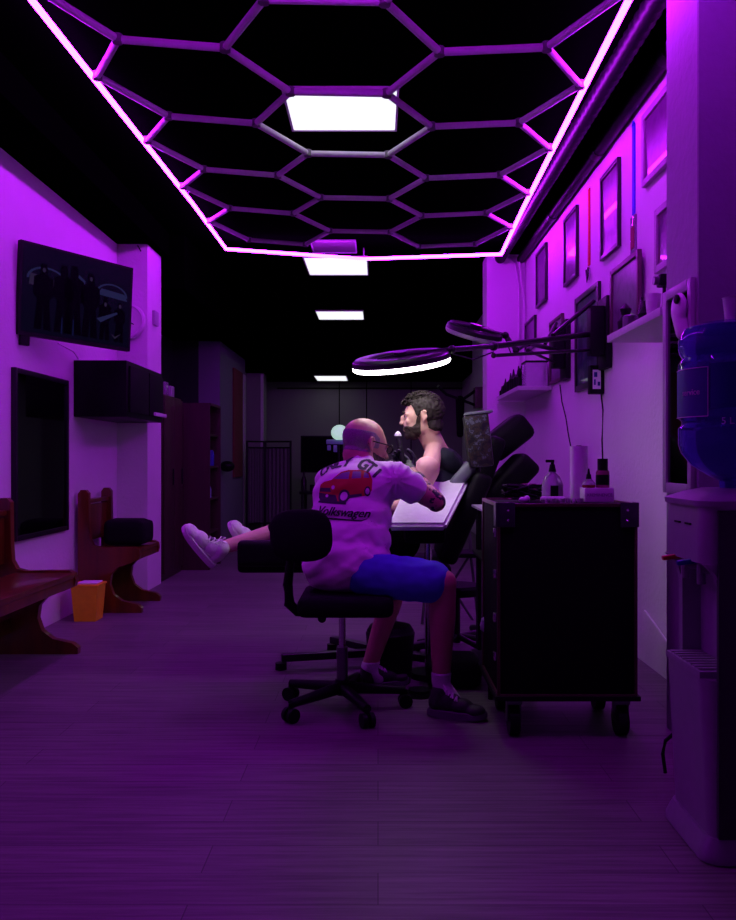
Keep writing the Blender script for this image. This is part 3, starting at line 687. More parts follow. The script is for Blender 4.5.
t = thing('paper_roll', 'tall white paper towel roll standing on the road case', 'paper roll', (.837, 3.46, CT))
MB().lathe([(.012, 0), (.036, 0), (.036, .225), (.012, .225), (.012, 0)], n=32).build('roll', 'paper', t)
MB().lathe([(.009, .001), (.0115, .001), (.0115, .228), (.009, .228), (.009, .001)], n=16).build('core', 'lockerwood', t)
t = thing('carton', 'flat pale carton with grey lettering on the road case under two bottles', 'box', (.886, 3.36, CT))
MB().box((0, 0, .0275), (.118, .08, .055), .002).build('box', 'paper', t)
def text_mesh(s, size, ext=.0006, shear=0, font=None):
    c = bpy.data.curves.new('t', 'FONT'); c.body = s; c.size = size; c.extrude = ext; c.align_x = 'CENTER'; c.align_y = 'CENTER'; c.shear = shear; c.resolution_u = 4
    o = bpy.data.objects.new('t', c); COL.objects.link(o)
    dg = bpy.context.evaluated_depsgraph_get(); dg.update()
    me = bpy.data.meshes.new_from_object(o.evaluated_get(dg)); bpy.data.objects.remove(o)
    return me
me = text_mesh('XREMINENCE', .017); me.transform(Matrix.Translation((0, -.0405, .027)) @ Matrix.Rotation(PI/2, 4, 'X')); link('lettering', me, 'printglass', t, False)
t = thing('ink_bottle', 'tall dark bottle with black cap standing on the pale carton', 'bottle', (.912, 3.37, CT+.055))
MB().lathe([(0, 0), (.026, 0), (.027, .005), (.027, .062), (.024, .070), (0, .070)], n=24).build('body', 'magenta', t)
MB().cyl((0, 0, .070), (0, 0, .118), .021, n=24).build('cap', 'blackplastic', t)
MB().lathe([(.0273, .012), (.0275, .013), (.0275, .052), (.0273, .053)], n=20).build('label_band', 'blackplastic', t)
t = thing('dropper_bottle', 'small dropper bottle with pointed black top on the pale carton', 'bottle', (.853, 3.36, CT+.055))
MB().lathe([(0, 0), (.024, 0), (.026, .006), (.026, .018), (.010, .038), (0, .038)], n=20).build('body', 'clear', t)
MB().lathe([(0, 0.001), (.0245, .001), (.0265, .006), (.0265, .012), (0, .012)], n=20).build('liquid', 'darkred', t)
MB().cyl((0, 0, .036), (0, 0, .055), .012, .009).cyl((0, 0, .055), (0, 0, .078), .006, .003).build('dropper', 'blackplastic', t)
for i in range(9):
    x = .665+.018*i+(.004 if i % 2 else 0)
    lathe_thing('ink_cup', 'tiny pale ink cup in the row along the front of the road case', 'ink cup', (x, 3.27+.012*(i % 3), CT), [(0, 0), (.006, 0), (.009, .016), (.008, .016), (.005, .002), (0, .002)], 'white', 'ink cups on the road case', 10)
tag(MB().cap((.655, 3.30, CT+.012), (.735, 3.305, CT+.012), .011).build('tissue_roll', 'paper'), 'small rolled white tissue lying at the foot of the spray bottle', 'tissue')
me = bake(MB().sph((.575, 3.28, CT+.01), (.02, .014, .012)).sph((.59, 3.285, CT+.014), (.012, .012, .014)), .003, 3)
tag(link('tissue', me, 'paper'), 'crumpled white tissue near the left corner of the road case', 'tissue')
rnd = random.Random(3); mb = MB()
for j in range(7):
    pts = []; ph = rnd.random()*6; cx = .60; cy = 3.46
    for i in range(26):
        a = ph+i*.5; r_ = .045+.025*math.sin(i*.9+j); pts.append((cx+r_*math.cos(a)*1.2, cy+r_*math.sin(a)*.8, CT+.008+.055*(.5+.5*math.sin(i*.37+j*1.3))))
    mb.tube(pts, .005, 6)
o = mb.build('cable_coil', 'blackplastic'); tag(o, 'tangle of glossy black cable on the left end of the road case', 'cable')
lathe_thing('pot', 'squat dark pot behind the cable tangle on the road case', 'pot', (.655, 3.60, CT), [(0, 0), (.035, 0), (.045, .03), (.04, .06), (.03, .065), (0, .065)], 'magenta')

# tool trolley behind the case
t = thing('tool_trolley', 'slim black metal trolley behind the left side of the road case', 'trolley', (.6, 3.95, 0))
for x in (.508, .70):
    for y in (3.75, 4.15): MB().cyl((x, y, 0.0), (x, y, .855), .012, n=10).build('post', 'blackmetal', t, world=True)
for z, m in ((.845, 'greyplastic'), (.62, 'blackmetal'), (.12, 'blackmetal')): MB().bb((.47, 3.73, z), (.72, 4.17, z+.012), .003).build('tray', m, t, world=True)
for i, (m, h) in enumerate([('printglass', .16), ('printlight', .15), ('blackplastic', .17), ('printlight', .14), ('printglass', .165)]):
    lab = ['grey slim booklet, outermost on the trolley shelf', 'pale booklet beside the outermost grey one on the trolley', 'black booklet in the middle of the trolley shelf', 'pale short booklet just right of the black one on the trolley', 'grey booklet, innermost of the row on the trolley shelf'][i]
    tag(MB().bb((.515+.022*i, 3.80, .633), (.532+.022*i, 3.92, .633+h), .001).build('booklet', m), lab, 'booklet')
me = bake(MB().sph((.50, 3.68, .35), (.05, .035, .05)).sph((.52, 3.68, .30), (.035, .03, .05)).sph((.505, 3.68, .40), (.02, .015, .04)), .008, 2)
for v in me.vertices: v.co += v.normal*.008*noise.noise(v.co*60)
tag(link('plastic_bag', me, 'bag'), 'crumpled translucent bag hanging from the trolley post', 'bag')

# sticker covered box on pole
t = thing('power_box', 'tall box covered in stickers on a thin pole behind the client', 'equipment box', (.52, 4.3, 0))
mb = MB(); mb.box(P(478, 441, 4.3), (.125, .11, .27), .012, Matrix.Rotation(math.radians(-6), 3, 'Y')); mb.build('box', 'stickers', t, world=True)
MB().cyl((.52, 4.3, .02), (.52, 4.3, 1.05), .012).build('pole', 'blackmetal', t, world=True)
MB().cyl((.52, 4.3, 0), (.52, 4.3, .02), .10, n=24).build('base', 'blackmetal', t, world=True)
mb = MB(); mb.box(P(478, 413, 4.3), (.14, .115, .014), .004, Matrix.Rotation(math.radians(-6), 3, 'Y')); mb.build('lid', 'greyvinyl', t, world=True)

# ------------------------------------------------------------------ tattoo chairs
def slabpad(name, c, d, rot, m, parent, bev=.03):
    mb = MB(); mb.box(c, d, bev, rot, 4); return mb.build(name, m, parent, world=True)
RX = lambda a: Matrix.Rotation(math.radians(a), 3, 'X')
RYm = lambda a: Matrix.Rotation(math.radians(a), 3, 'Y')
RZ = lambda a: Matrix.Rotation(math.radians(a), 3, 'Z')
t = thing('tattoo_chair', 'black padded reclining tattoo chair carrying the seated client', 'chair', (.05, 4.4, 0))
slabpad('seat', (.08, 4.42, .50), (.58, .56, .12), RYm(0), 'blackvinyl', t, .04)
slabpad('leg_rest', (-.46, 4.40, .555), (.50, .46, .09), RYm(0), 'blackvinyl', t, .03)
slabpad('bolster', (-.46, 4.14, .615), (.48, .07, .13), RYm(0), 'blackvinyl', t, .03)
slabpad('backrest', (.45, 4.46, .78), (.10, .46, .50), RYm(24), 'blackvinyl', t, .04)
slabpad('head_rest', P(460, 476, 4.44), (.07, .30, .17), RYm(42), 'greyvinyl', t, .03)['label'] = 'grey cushion'
MB().cyl((.05, 4.42, .08), (.05, 4.42, .45), .05).build('column', 'darkchrome', t, world=True)
mb = MB(); mb.cyl((.05, 4.42, .06), (.05, 4.42, .10), .10)
mb.build('hub', 'blackmetal', t, world=True)
for k, q in enumerate([(-.50, 4.28), (-.26, 4.72), (.34, 4.2), (.34, 4.66)]):
    l = MB().box((V((.05, 4.42, .07))+V((q[0], q[1], .05)))/2, ((V((q[0], q[1]))-V((.05, 4.42))).length, .05, .04), .01, RZ(math.degrees(math.atan2(q[1]-4.42, q[0]-.05)))).build('foot', 'blackmetal', t, world=True)
    MB().cyl((q[0], q[1], 0), (q[0], q[1], .035), .03).build('glide', 'blackplastic', l, world=True)
MB().bb((.30, 4.15, .42), (.34, 4.7, .45)).build('frame_rail', 'blackmetal', t, world=True)
t = thing('tattoo_chair', 'empty black padded chair with folded rests behind the sticker box', 'chair', (.68, 5.0, 0))
slabpad('backrest', P(506, 438, 5.0), (.30, .30, .17), RYm(-38), 'blackvinyl', t, .06)
slabpad('seat', P(506, 483, 4.85), (.38, .34, .15), RYm(-46), 'blackvinyl', t, .05)
slabpad('arm_rest', P(484, 470, 4.8), (.10, .30, .40), RYm(20), 'blackvinyl', t, .04)
MB().cyl((.68, 4.95, .05), (.68, 4.95, .85), .04).build('column', 'darkchrome', t, world=True)
for a in (20, 110, 200, 290):
    d = V((math.cos(math.radians(a)), math.sin(math.radians(a)), 0))*.26
    MB().cyl(V((.68, 4.95, .07)), V((.68, 4.95, .03))+d, .022).build('foot', 'blackmetal', t, world=True)
# armrest
t = thing('arm_rest_stand', 'padded arm support wrapped in white paper beside the client', 'arm rest', (.2, 4.1, 0))
A = P(388, 524, 3.93); B = P(446, 524, 3.93); C_ = P(469, 479, 4.33); D_ = P(408, 479, 4.33)
ux = (B-A).normalized(); cc = (A+B+C_+D_)/4; uy = ((C_+D_)/2-(A+B)/2).normalized(); uz = ux.cross(uy).normalized(); uy = uz.cross(ux)
mb = MB(); bm = mb.bm; N = 8
dn = uz*-.045
mb.prism([A, B, C_, D_], dn)
bmesh.ops.bevel(mb.bm, geom=mb.bm.edges[:], offset=.014, segments=3, affect='EDGES')
mb.build('pad', 'padwhite', t, world=True)
pc = V((cc.x, cc.y, cc.z-.05))
MB().cyl(V((pc.x, pc.y, .03)), pc, .018).build('pole', 'chrome', t, world=True)
MB().cyl(V((pc.x, pc.y, 0)), V((pc.x, pc.y, .03)), .09, n=28).build('base', 'blackmetal', t, world=True)
MB().box((pc.x-.02, pc.y, .72), (.20, .16, .10), .02).build('under_box', 'blackvinyl', t, world=True)
# round stool near the trolley
t = thing('round_stool', 'low round black stool between the tattooist leg and the trolley', 'stool', (.44, 4.64, 0))
MB().lathe([(0, .33), (.13, .33), (.145, .345), (.145, .37), (.13, .385), (0, .385)], n=28).build('seat', 'blackvinyl', t)
MB().cyl((0, 0, .06), (0, 0, .33), .02).build('column', 'blackmetal', t)
for k in range(5):
    a = k*2*PI/5+.4; d = V((math.cos(a), math.sin(a), 0))*.22
    l = MB().cyl((0, 0, .10), d+V((0, 0, .05)), .016).build('leg', 'blackmetal', t)
    MB().sph(d+V((0, 0, .022)), .022, 12).build('caster', 'blackplastic', l)
# folding chair frame behind
t = thing('folding_chair', 'folded tubular metal chair frame in the dark behind the stool', 'chair', (.45, 5.5, 0))
mb = MB(); mb.tube([(.25, 4.9, 0), (.30, 5.0, .45), (.33, 5.05, .85)], .011).tube([(.62, 4.9, 0), (.58, 5.0, .45), (.56, 5.05, .85)], .011).tube([(.30, 5.05, .0), (.58, 4.98, .46)], .009).tube([(.60, 5.05, 0), (.30, 4.98, .46)], .009)
mb.build('frame', 'darkchrome', t, world=True)
MB().box((.44, 4.95, .46), (.32, .26, .03), .01).build('seat', 'blackvinyl', t, world=True)
for c in t.children: c.data.transform(Matrix.Translation((.04, .55, 0)))
# bin, bag
t = thing('waste_bin', 'black pedal bin on the floor under the tattooist workplace', 'bin', (.06, 4.05, 0))
MB().lathe([(0, 0), (.10, 0), (.12, .24), (.113, .25), (0, .25)], n=28).build('body', 'blackplastic', t)
MB().lathe([(0, .251), (.115, .251), (.10, .275), (0, .285)], n=28).build('lid', 'blackvinyl', t)
me = bake(MB().box((.36, 3.98, .075), (.26, .2, .14), .04).box((.40, 3.97, .12), (.14, .14, .08), .03), .012, 3)
tag(link('tool_bag', me, 'blackfabric'), 'soft black bag on the floor behind the black shoe', 'bag')
t = thing('foot_pedal', 'flat black foot pedal on the floor under the chair', 'pedal', (.19, 3.80, 0))
MB().cyl((0, 0, 0), (0, 0, .02), .06, n=24).build('base', 'blackmetal', t)
MB().cyl((0, 0, .022), (0, 0, .032), .05, n=24).build('button', 'blackplastic', t)

# ------------------------------------------------------------------ tattooist's stool
t = thing('office_stool', 'black swivel stool with back pad and wheels under the tattooist', 'stool', (-.155, 3.6, 0))
MB().lathe([(0, .065), (.03, .065), (.034, .11), (.030, .13), (0, .13)], n=20).build('hub', 'blackplastic', t)
MB().cyl((0, 0, .11), (0, 0, .27), .025).build('gas_spring_sleeve', 'darkchrome', t)
MB().cyl((0, 0, .26), (0, 0, .43), .015).build('gas_spring', 'chrome', t)
for k in range(5):
    a = math.radians(222+72*k); d = V((math.cos(a), math.sin(a), 0))
    l = MB().cyl(V((0, 0, .095)), d*.275+V((0, 0, .075)), .028, .018, n=10).build('leg', 'blackplastic', t)
    q = d*.275; s_ = d.cross(V((0, 0, 1)))
    MB().cyl(q+s_*.008+V((0, 0, .030)), q+s_*.026+V((0, 0, .030)), .030, n=20).cyl(q-s_*.026+V((0, 0, .030)), q-s_*.008+V((0, 0, .030)), .030, n=20).cyl(q+V((0, 0, .03)), q+V((0, 0, .078)), .010).build('caster', 'blackplastic', l)
MB().box((.02, 0, .470), (.40, .40, .085), .04, None, 4).build('seat', 'blackfabric', t)
MB().box((0, 0, .425), (.16, .10, .02), .004).cyl((-.08, -.06, .415), (-.08, -.12, .415), .018).build('seat_plate', 'blackmetal', t)
MB().tube([(-.02, 0, .425), (-.12, -.04, .425), (-.19, -.06, .435), (-.222, -.075, .47), (-.228, -.08, .55), (-.215, -.095, .65), (-.20, -.10, .72)], [.018, .02, .022, .024, .022, .018, .018], 10).build('back_bar', 'blackplastic', t)
mb = MB(); mb.sph((0, 0, 0), (.150, .032, .110), 28, None)
for v in mb.bm.verts:
    x, z = v.co.x/.15, v.co.z/.11
    rr_ = (abs(x)**3+abs(z)**3)**(1/3) if (x or z) else 0
    pr = math.hypot(x, z)
    if rr_ > 1e-4: v.co.x *= pr/rr_; v.co.z *= pr/rr_
    v.co = RZ(-25) @ RYm(-4) @ v.co
    v.co += V((-.168, -.135, .765))
mb.build('backrest', 'blackfabric', t)

# ------------------------------------------------------------------ bodies
def frame_axes(fwd, up=V((0, 0, 1))):
    f = V(fwd).normalized(); r = f.cross(up).normalized(); u_ = r.cross(f).normalized()
    return r, f, u_
def head_prims(mb, c, fwd, up, s=1.0):
    r, f, u_ = frame_axes(fwd, up)
    R = Matrix((r, f, u_)).transposed()
    def h(x, y, z): return V(c)+(r*x+f*y+u_*z)*s
    def e(x, y, z, a, b_, c_, rot=None):
        mb.sph(h(x, y, z), (a*s, b_*s, c_*s), 24, R if rot is None else R @ rot)
    e(0, -.012, .035, .076, .097, .084)          # cranium
    e(0, .035, .010, .066, .062, .078)           # forehead / face
    e(0, .042, -.040, .055, .056, .062)          # mid face
    e(0, .050, -.078, .042, .042, .034)          # jaw
    e(0, .078, -.092, .020, .018, .018)          # chin
    for sx in (-1, 1):
        e(sx*.040, .015, -.058, .020, .045, .030)    # jaw angle
        e(sx*.030, .082, .015, .024, .014, .010)     # brow
        e(sx*.038, .074, -.022, .018, .016, .016)    # cheek
    e(0, .100, -.010, .010, .016, .026, RX(-20))
    e(0, .112, -.028, .013, .014, .011)
    e(0, .093, -.058, .024, .013, .009); e(0, .090, -.068, .022, .013, .008)
    e(0, -.045, -.045, .055, .050, .055)         # nape
    return h, R
def ears(mb, h, R, s=1.0):
    for sx in (-1, 1):
        mb.tube([h(sx*.077, .000, .018), h(sx*.088, -.012, .030), h(sx*.092, -.022, .022), h(sx*.090, -.024, .000), h(sx*.083, -.012, -.018), h(sx*.077, -.002, -.030)], .0065*s, 8)
        mb.sph(h(sx*.079, -.008, .003), (.006*s, .016*s, .024*s), 12, R)

# ---- tattooist
TL = thing('person', 'bald bearded man in a pale printed t-shirt and blue shorts tattooing on a swivel stool', 'person', (-.1, 3.62, 0))
phi = math.radians(20)
tf = V((math.sin(phi), math.cos(phi), 0)); tr = V((math.cos(phi), -math.sin(phi), 0))
pel = P(350, 566, 3.63); wai = P(349, 540, 3.68); che = P(352, 497, 3.75); upc = P(357, 476, 3.80)
nek = P(363, 464, 3.84); hc = P(365, 446, 3.90)
RT = Matrix((tr, tf, V((0, 0, 1)))).transposed()
shR = P(396, 479, 3.70); elR = P(436, 502, 3.74); wrR = P(418, 478, 3.98); hdR = P(408, 468, 4.05)
shL = P(330, 482, 3.88); elL = P(338, 512, 4.10); wrL = P(380, 488, 4.22); hdL = P(394, 472, 4.26)
knR = P(443, 583, 3.46); anR = P(441, 684, 3.52); hipR = P(366, 574, 3.56)
knL = P(398, 578, 3.98); anL = P(369, 668, 3.92); hipL = P(352, 572, 3.74)
mb = MB()
mb.sph(pel, (.155, .115, .10), 24, RT).sph(wai, (.15, .11, .12), 24, RT).sph(che, (.155, .105, .15), 24, RT).sph(upc, (.15, .08, .07), 24, RT)
mb.cap(upc, nek, .065, .056).cap(nek, hc-V((0, 0, .03)), .056, .056)
mb.cap(shR, elR, .050, .042).cap(elR, wrR, .045, .027).cap(wrR, wrR+(hdR-wrR)*.6, .027, .027)
mb.cap(shL, elL, .050, .042).cap(elL, wrL, .042, .027)
mb.cap(hipR, knR, .080, .058).cap(knR, knR+(anR-knR)*.35, .056, .056).cap(knR+(anR-knR)*.35, anR, .056, .036)
mb.cap(hipL, knL, .080, .058).cap(knL, knL+(anL-knL)*.35, .056, .056).cap(knL+(anL-knL)*.35, anL, .054, .036)
mb.cap(anR, anR+V((.05, -.015, -.06)), .033, .028); mb.cap(anL, anL+V((.04, .01, -.055)), .033, .028)
hf = V((math.sin(math.radians(62)), math.cos(math.radians(62)), -.20)); hu = V((.12, .12, 1))
h, HR = head_prims(mb, hc, hf, hu, 1.08)
ears(mb, h, HR, 1.1)
body = bake(mb, .0055, 5)
link('body', body, 'skin', TL, world=True); bodyW = body.copy()
w_ = Matrix.Translation(TL.location)
bodyW.transform(w_)
HI = HR.transposed()
def hl(p): return HI @ (p-V(hc))/1.08
def stub(p, n):
    q = hl(p); return q.length < .17 and -.115 < q.y < .035 and -.035 < q.z < .060 and abs(q.x) > -.0 and not (q.y > .0 and q.z < -.01) and (q.z < .055-.6*max(0, q.y)) and not (abs(q.x) > .078)
mbh = MB(); head_prims(mbh, hc, hf, hu, 1.08); mbh.cap(nek, hc-V((0, 0, .03)), .056, .056); headT = bake(mbh, .0035, 8)
shell(headT, stub, .0016, 'cropped_hair', 'stubble', TL, relax=12)
def beardf(p, n):
    q = hl(p); return q.length < .17 and q.y > .010 and q.z < -.040+.25*max(0, .06-q.y)*1.0 and q.z > -.125 and (q.z < -.052 or abs(q.x) > .028 or q.z < -.045)
shell(headT, beardf, .005, 'beard', 'beard', TL, .003, relax=8)
# glasses
mb = MB()
for sx in (-1, 1):
    mb.tube([h(sx*.034+.026*math.cos(a), .106, .005+.019*math.sin(a)) for a in [2*PI*i/18 for i in range(18)]], .0032, 6, True)
    mb.tube([h(sx*.060, .103, .012), h(sx*.077, .07, .014), h(sx*.083, -.005, .014), h(sx*.080, -.025, .0)], .0032, 6)
mb.tube([h(-.009, .108, .010), h(.009, .108, .010)], .003, 6)
gl = mb.build('glasses', 'blackplastic', TL, world=True)
mb = MB()
for sx in (-1, 1):
    q = [h(sx*.034+.025*math.cos(a), .1055, .005+.018*math.sin(a)) for a in [2*PI*i/18 for i in range(18)]]
    mb.prism(q, (h(0, .001, 0)-h(0, 0, 0)))
mb.build('lens', 'lens', gl, world=True)
for sx in (-1, 1): MB().sph(h(sx*.030, .082, .003), .010, 14).build('eye', 'white', TL, world=True)
# shirt
mb = MB()
mb.sph(pel+V((-.01, 0, .015)), (.190, .145, .125), 28, RT).sph(pel+V((-.045, .0, -.01)), (.17, .14, .105), 28, RT)
mb.sph(wai, (.188, .142, .14), 28, RT).sph((wai+che)/2, (.186, .138, .15), 28, RT).sph(che, (.188, .130, .150), 28, RT).sph(upc-V((0, 0, .01)), (.180, .098, .080), 28, RT)
mb.cap(upc, nek-V((0, 0, .012)), .085, .064)
mb.cap(shR, shR+(elR-shR)*.40, .072, .068).cap(upc+V((.04, 0, .0)), shR, .07, .076)
mb.cap(shL, shL+(elL-shL)*.75, .072, .070).cap(upc-V((.05, 0, 0)), shL, .07, .070)
mb.sph((che+shR)/2, (.11, .10, .10), 20, RT)
shirt = bake(mb, .0075, 7)
for v in shirt.vertices:
    c = v.co; zz = (c.z-.60)/.45
    w1 = noise.noise(V((c.x*9-c.z*14, c.y*6, c.z*5+c.x*4)))
    w2 = noise.noise(V((c.x*16-c.z*26, c.y*9, (c.z+c.x)*9))+V((5, 2, 1)))
    amp = .020 if c.z < .86 else .009
    ridge = (1-abs(w1)*2.6)
    Q = P(402, 566, 3.6); dx = Q.x-c.x; dz = c.z-Q.z+.03; dd = math.hypot(dx, dz); an_ = math.atan2(dz, dx)
    fold = max(0, math.sin(an_*15+2.5*noise.noise(c*9)))**1.6 * max(0, min(1, (dd-.03)/.05))*max(0, 1-dd/.36)*(1 if c.y < 3.9 else 0)
    Q2 = shR; d2 = c-Q2; a2 = math.atan2(d2.z, d2.x); f2 = max(0, math.sin(a2*11+2*noise.noise(c*8)))**1.5*max(0, 1-d2.length/.2)
    v.co += v.normal*(amp*.62*ridge*.45 + amp*.38*w2 + .018*fold + .007*f2)
link('t_shirt', shirt, 'shirt', TL, world=True)
shirtW = shirt.copy(); shirtW.transform(w_)
bvh = BVHTree.FromPolygons([v.co.copy() for v in shirtW.vertices], [tuple(p.vertices) for p in shirtW.polygons])
# the print: laid on the back of the shirt
PD = V((.20, .98, 0)).normalized(); PU = V((PD.y, -PD.x, 0)); PO = P(330, 488, 3.4)
MPX = 3.62/830
def project(me, lift, name, m, parent):
    bm = bmesh.new(); bm.from_mesh(me)
    bmesh.ops.triangulate(bm, faces=bm.faces[:])
    for _ in range(4):
        ee = [e for e in bm.edges if e.calc_length() > .010]
        if not ee: break
        bmesh.ops.subdivide_edges(bm, edges=ee, cuts=1)
        bmesh.ops.triangulate(bm, faces=bm.faces[:])
    dead = []
    for v in bm.verts:
        o = PO+PU*v.co.x+V((0, 0, v.co.y))
        hit = bvh.ray_cast(o, PD, 1.0)
        if hit[0] is None or hit[1].dot(PD) > -.12: dead.append(v); v.co = o; continue
        v.co = hit[0]+hit[1]*lift
    bmesh.ops.delete(bm, geom=dead, context='VERTS')
    out = bpy.data.meshes.new(name); bm.to_mesh(out); bm.free()
    return link(name, out, m, parent, True, True)
def poly2(polys):
    mb = MB()
    for pts in polys: mb.bm.faces.new([mb.bm.verts.new((x*MPX*1.04, y*MPX, 0)) for x, y in pts])
    me = bpy.data.meshes.new('p'); mb.bm.to_mesh(me); mb.bm.free(); return me
# 2-D coordinates in picture-like units around (341, 490), y upwards
car = [(-27, -8), (-26, 1), (-22, 4), (-14, 6), (-5, 14), (2, 16), (16, 16), (24, 13), (27, 6), (27, -4), (24, -9), (18, -10), (8, -11), (4, -15), (-2, -16), (-24, -15)]
project(poly2([car]), .0012, 'printed_car_body', 'red', TL)
project(poly2([[(-27, -7), (-8, -9), (-4, -16), (-24, -16), (-27, -12)], [(-26, -2), (-14, -2), (-13, -6), (-26, -6)], [(5, -9), (18, -7), (18, -10), (6, -12)], [(-27, -17), (4, -18), (4, -15), (-26, -15)]]), .0018, 'printed_car_trim', 'print', TL)
project(poly2([[(-12, 7), (-4, 13), (4, 14.5), (4, 7)], [(7, 7.5), (7, 14.5), (15, 14.5), (16, 8)], [(18, 8.5), (18, 14), (22.5, 12), (24, 8)]]), .0018, 'printed_car_windows', 'printglass', TL)
def disc(cx, cy, r, n=18, sx=1): return [(cx+r*sx*math.cos(2*PI*i/n), cy+r*math.sin(2*PI*i/n)) for i in range(n)]
project(poly2([disc(1, -10, 6.8, sx=.85), disc(23, -5, 5, sx=.6)]), .0022, 'printed_tyre', 'print', TL)
project(poly2([disc(1, -10, 4.3, sx=.85), disc(23, -5, 3, sx=.6), disc(-11, -1.5, 2, sx=.9), disc(-17, -10, 1.6)]), .0028, 'printed_wheel', 'printlight', TL)
def arctext(s, r, a0, step, size, cy, m='print'):
    bmx = bmesh.new()
    for i, ch in enumerate(s):
        if ch == ' ': continue
        me = text_mesh(ch, size, 0); a = a0+step*i
        me.transform(Matrix.Translation((r*math.sin(a), cy+r*math.cos(a), 0)) @ Matrix.Rotation(-a, 4, 'Z') @ Matrix.Scale(1.15, 4, (1, 0, 0)))
        bmx.from_mesh(me)
    me = bpy.data.meshes.new('x'); bmx.to_mesh(me); bmx.free(); return me
def bold(me, off):
    bm = bmesh.new()
    for dx in (-off, 0, off):
        for dy in (-off*.5, off*.5):
            t2 = me.copy(); t2.transform(Matrix.Translation((dx, dy, (dx+dy)*.01))); bm.from_mesh(t2)
    o = bpy.data.meshes.new('b'); bm.to_mesh(o); bm.free(); return o
project(bold(arctext('ONLY GTI', .215, math.radians(-36), math.radians(10.8), .060, -.112), .0034), .0026, 'printed_lettering', 'print', TL)
me = text_mesh('Volkswagen', .050, 0, .45)
for v in me.vertices: v.co.y = v.co.y-.112-.05*v.co.x
project(bold(me, .0013), .0026, 'printed_script', 'print', TL)
project(poly2([[(-28, -30), (20, -33), (26, -31), (20, -34.5), (-28, -32)]]), .0026, 'printed_underline', 'print', TL)
# shorts
mb = MB()
mb.cap(hipR, hipR+(knR-hipR)*.84, .098, .092).cap(hipL, hipL+(knL-hipL)*.8, .098, .088).sph(pel-V((0, 0, .0)), (.158, .12, .105), 24, RT)
sh = bake(mb, .008, 5)
for v in sh.vertices: v.co += v.normal*.006*noise.noise(v.co*22)
link('shorts', sh, 'denim', TL, world=True)
# gloves & hand with machine
def hand(mb, wrist, palm, fdir, curl_to, side, s=1.0, closed=.9):
    # palm block and five fingers that close round an axis at curl_to
    wrist = V(wrist); palm = V(palm); f = (palm-wrist).normalized()
    nrm_ = (V(curl_to)-palm); nrm_ -= f*nrm_.dot(f); nrm_.normalize()
    sd = f.cross(nrm_).normalized()*side
    Rm = Matrix((sd, f, nrm_)).transposed()
    mb.sph(palm, (.042*s, .048*s, .018*s), 16, Rm); mb.cap(wrist, palm, .026*s, .026*s)
    L = [(.040, .026, .020), (.045, .029, .022), (.042, .027, .021), (.033, .021, .018)]
    for i, seg in enumerate(L):
        p = palm+f*.038*s+sd*(.030-.020*i)*s; ang = 0; d = f.copy()
        for j, l in enumerate(seg):
            ang += closed*(.55, .85, .65)[j]
            d = f*math.cos(ang)+nrm_*math.sin(ang)
            q = p+d*l*s; mb.cap(p, q, (.0092-.0008*j)*s, (.0088-.0008*j)*s, 10); p = q
    p = palm-f*.015*s+sd*.030*s
    for l, (a, b_, c_) in ((.034, (.75, .5, .45)), (.028, (.3, .65, .7)), (.022, (-.1, .7, .8))):
        d = (sd*a+f*b_+nrm_*c_).normalized(); q = p+d*l*s; mb.cap(p, q, .011*s, .0095*s, 10); p = q
mb = MB()
mach0 = P(403, 463, 4.06); mach1 = P(398, 436, 4.10)
hand(mb, wrR, hdR, None, P(396, 456, 4.06), 1, 1.0, 1.0)
mb.cap(wrR, wrR+(elR-wrR)*.10, .031, .033)
me = bake(mb, .003, 3); link('glove', me, 'glove', TL, world=True)
mb = MB(); hand(mb, wrL, hdL, None, hdL+V((.03, .05, -.03)), -1, 1.0, .5); mb.cap(wrL, wrL+(elL-wrL)*.1, .031, .033)
me = bake(mb, .003, 3); link('glove', me, 'glove', TL, world=True)
# tattoos on right arm
ax = (wrR-elR)
def inkp(p, n):
    q = p-elR; tt = q.dot(ax)/ax.length_squared
    return -.35 < tt < .92 and (q-ax*tt).length < .08 and p.x > .15 and noise.noise(p*38)+.5*noise.noise(p*90) > .02
shell(bodyW, inkp, .0006, 'arm_tattoo', 'print', TL)
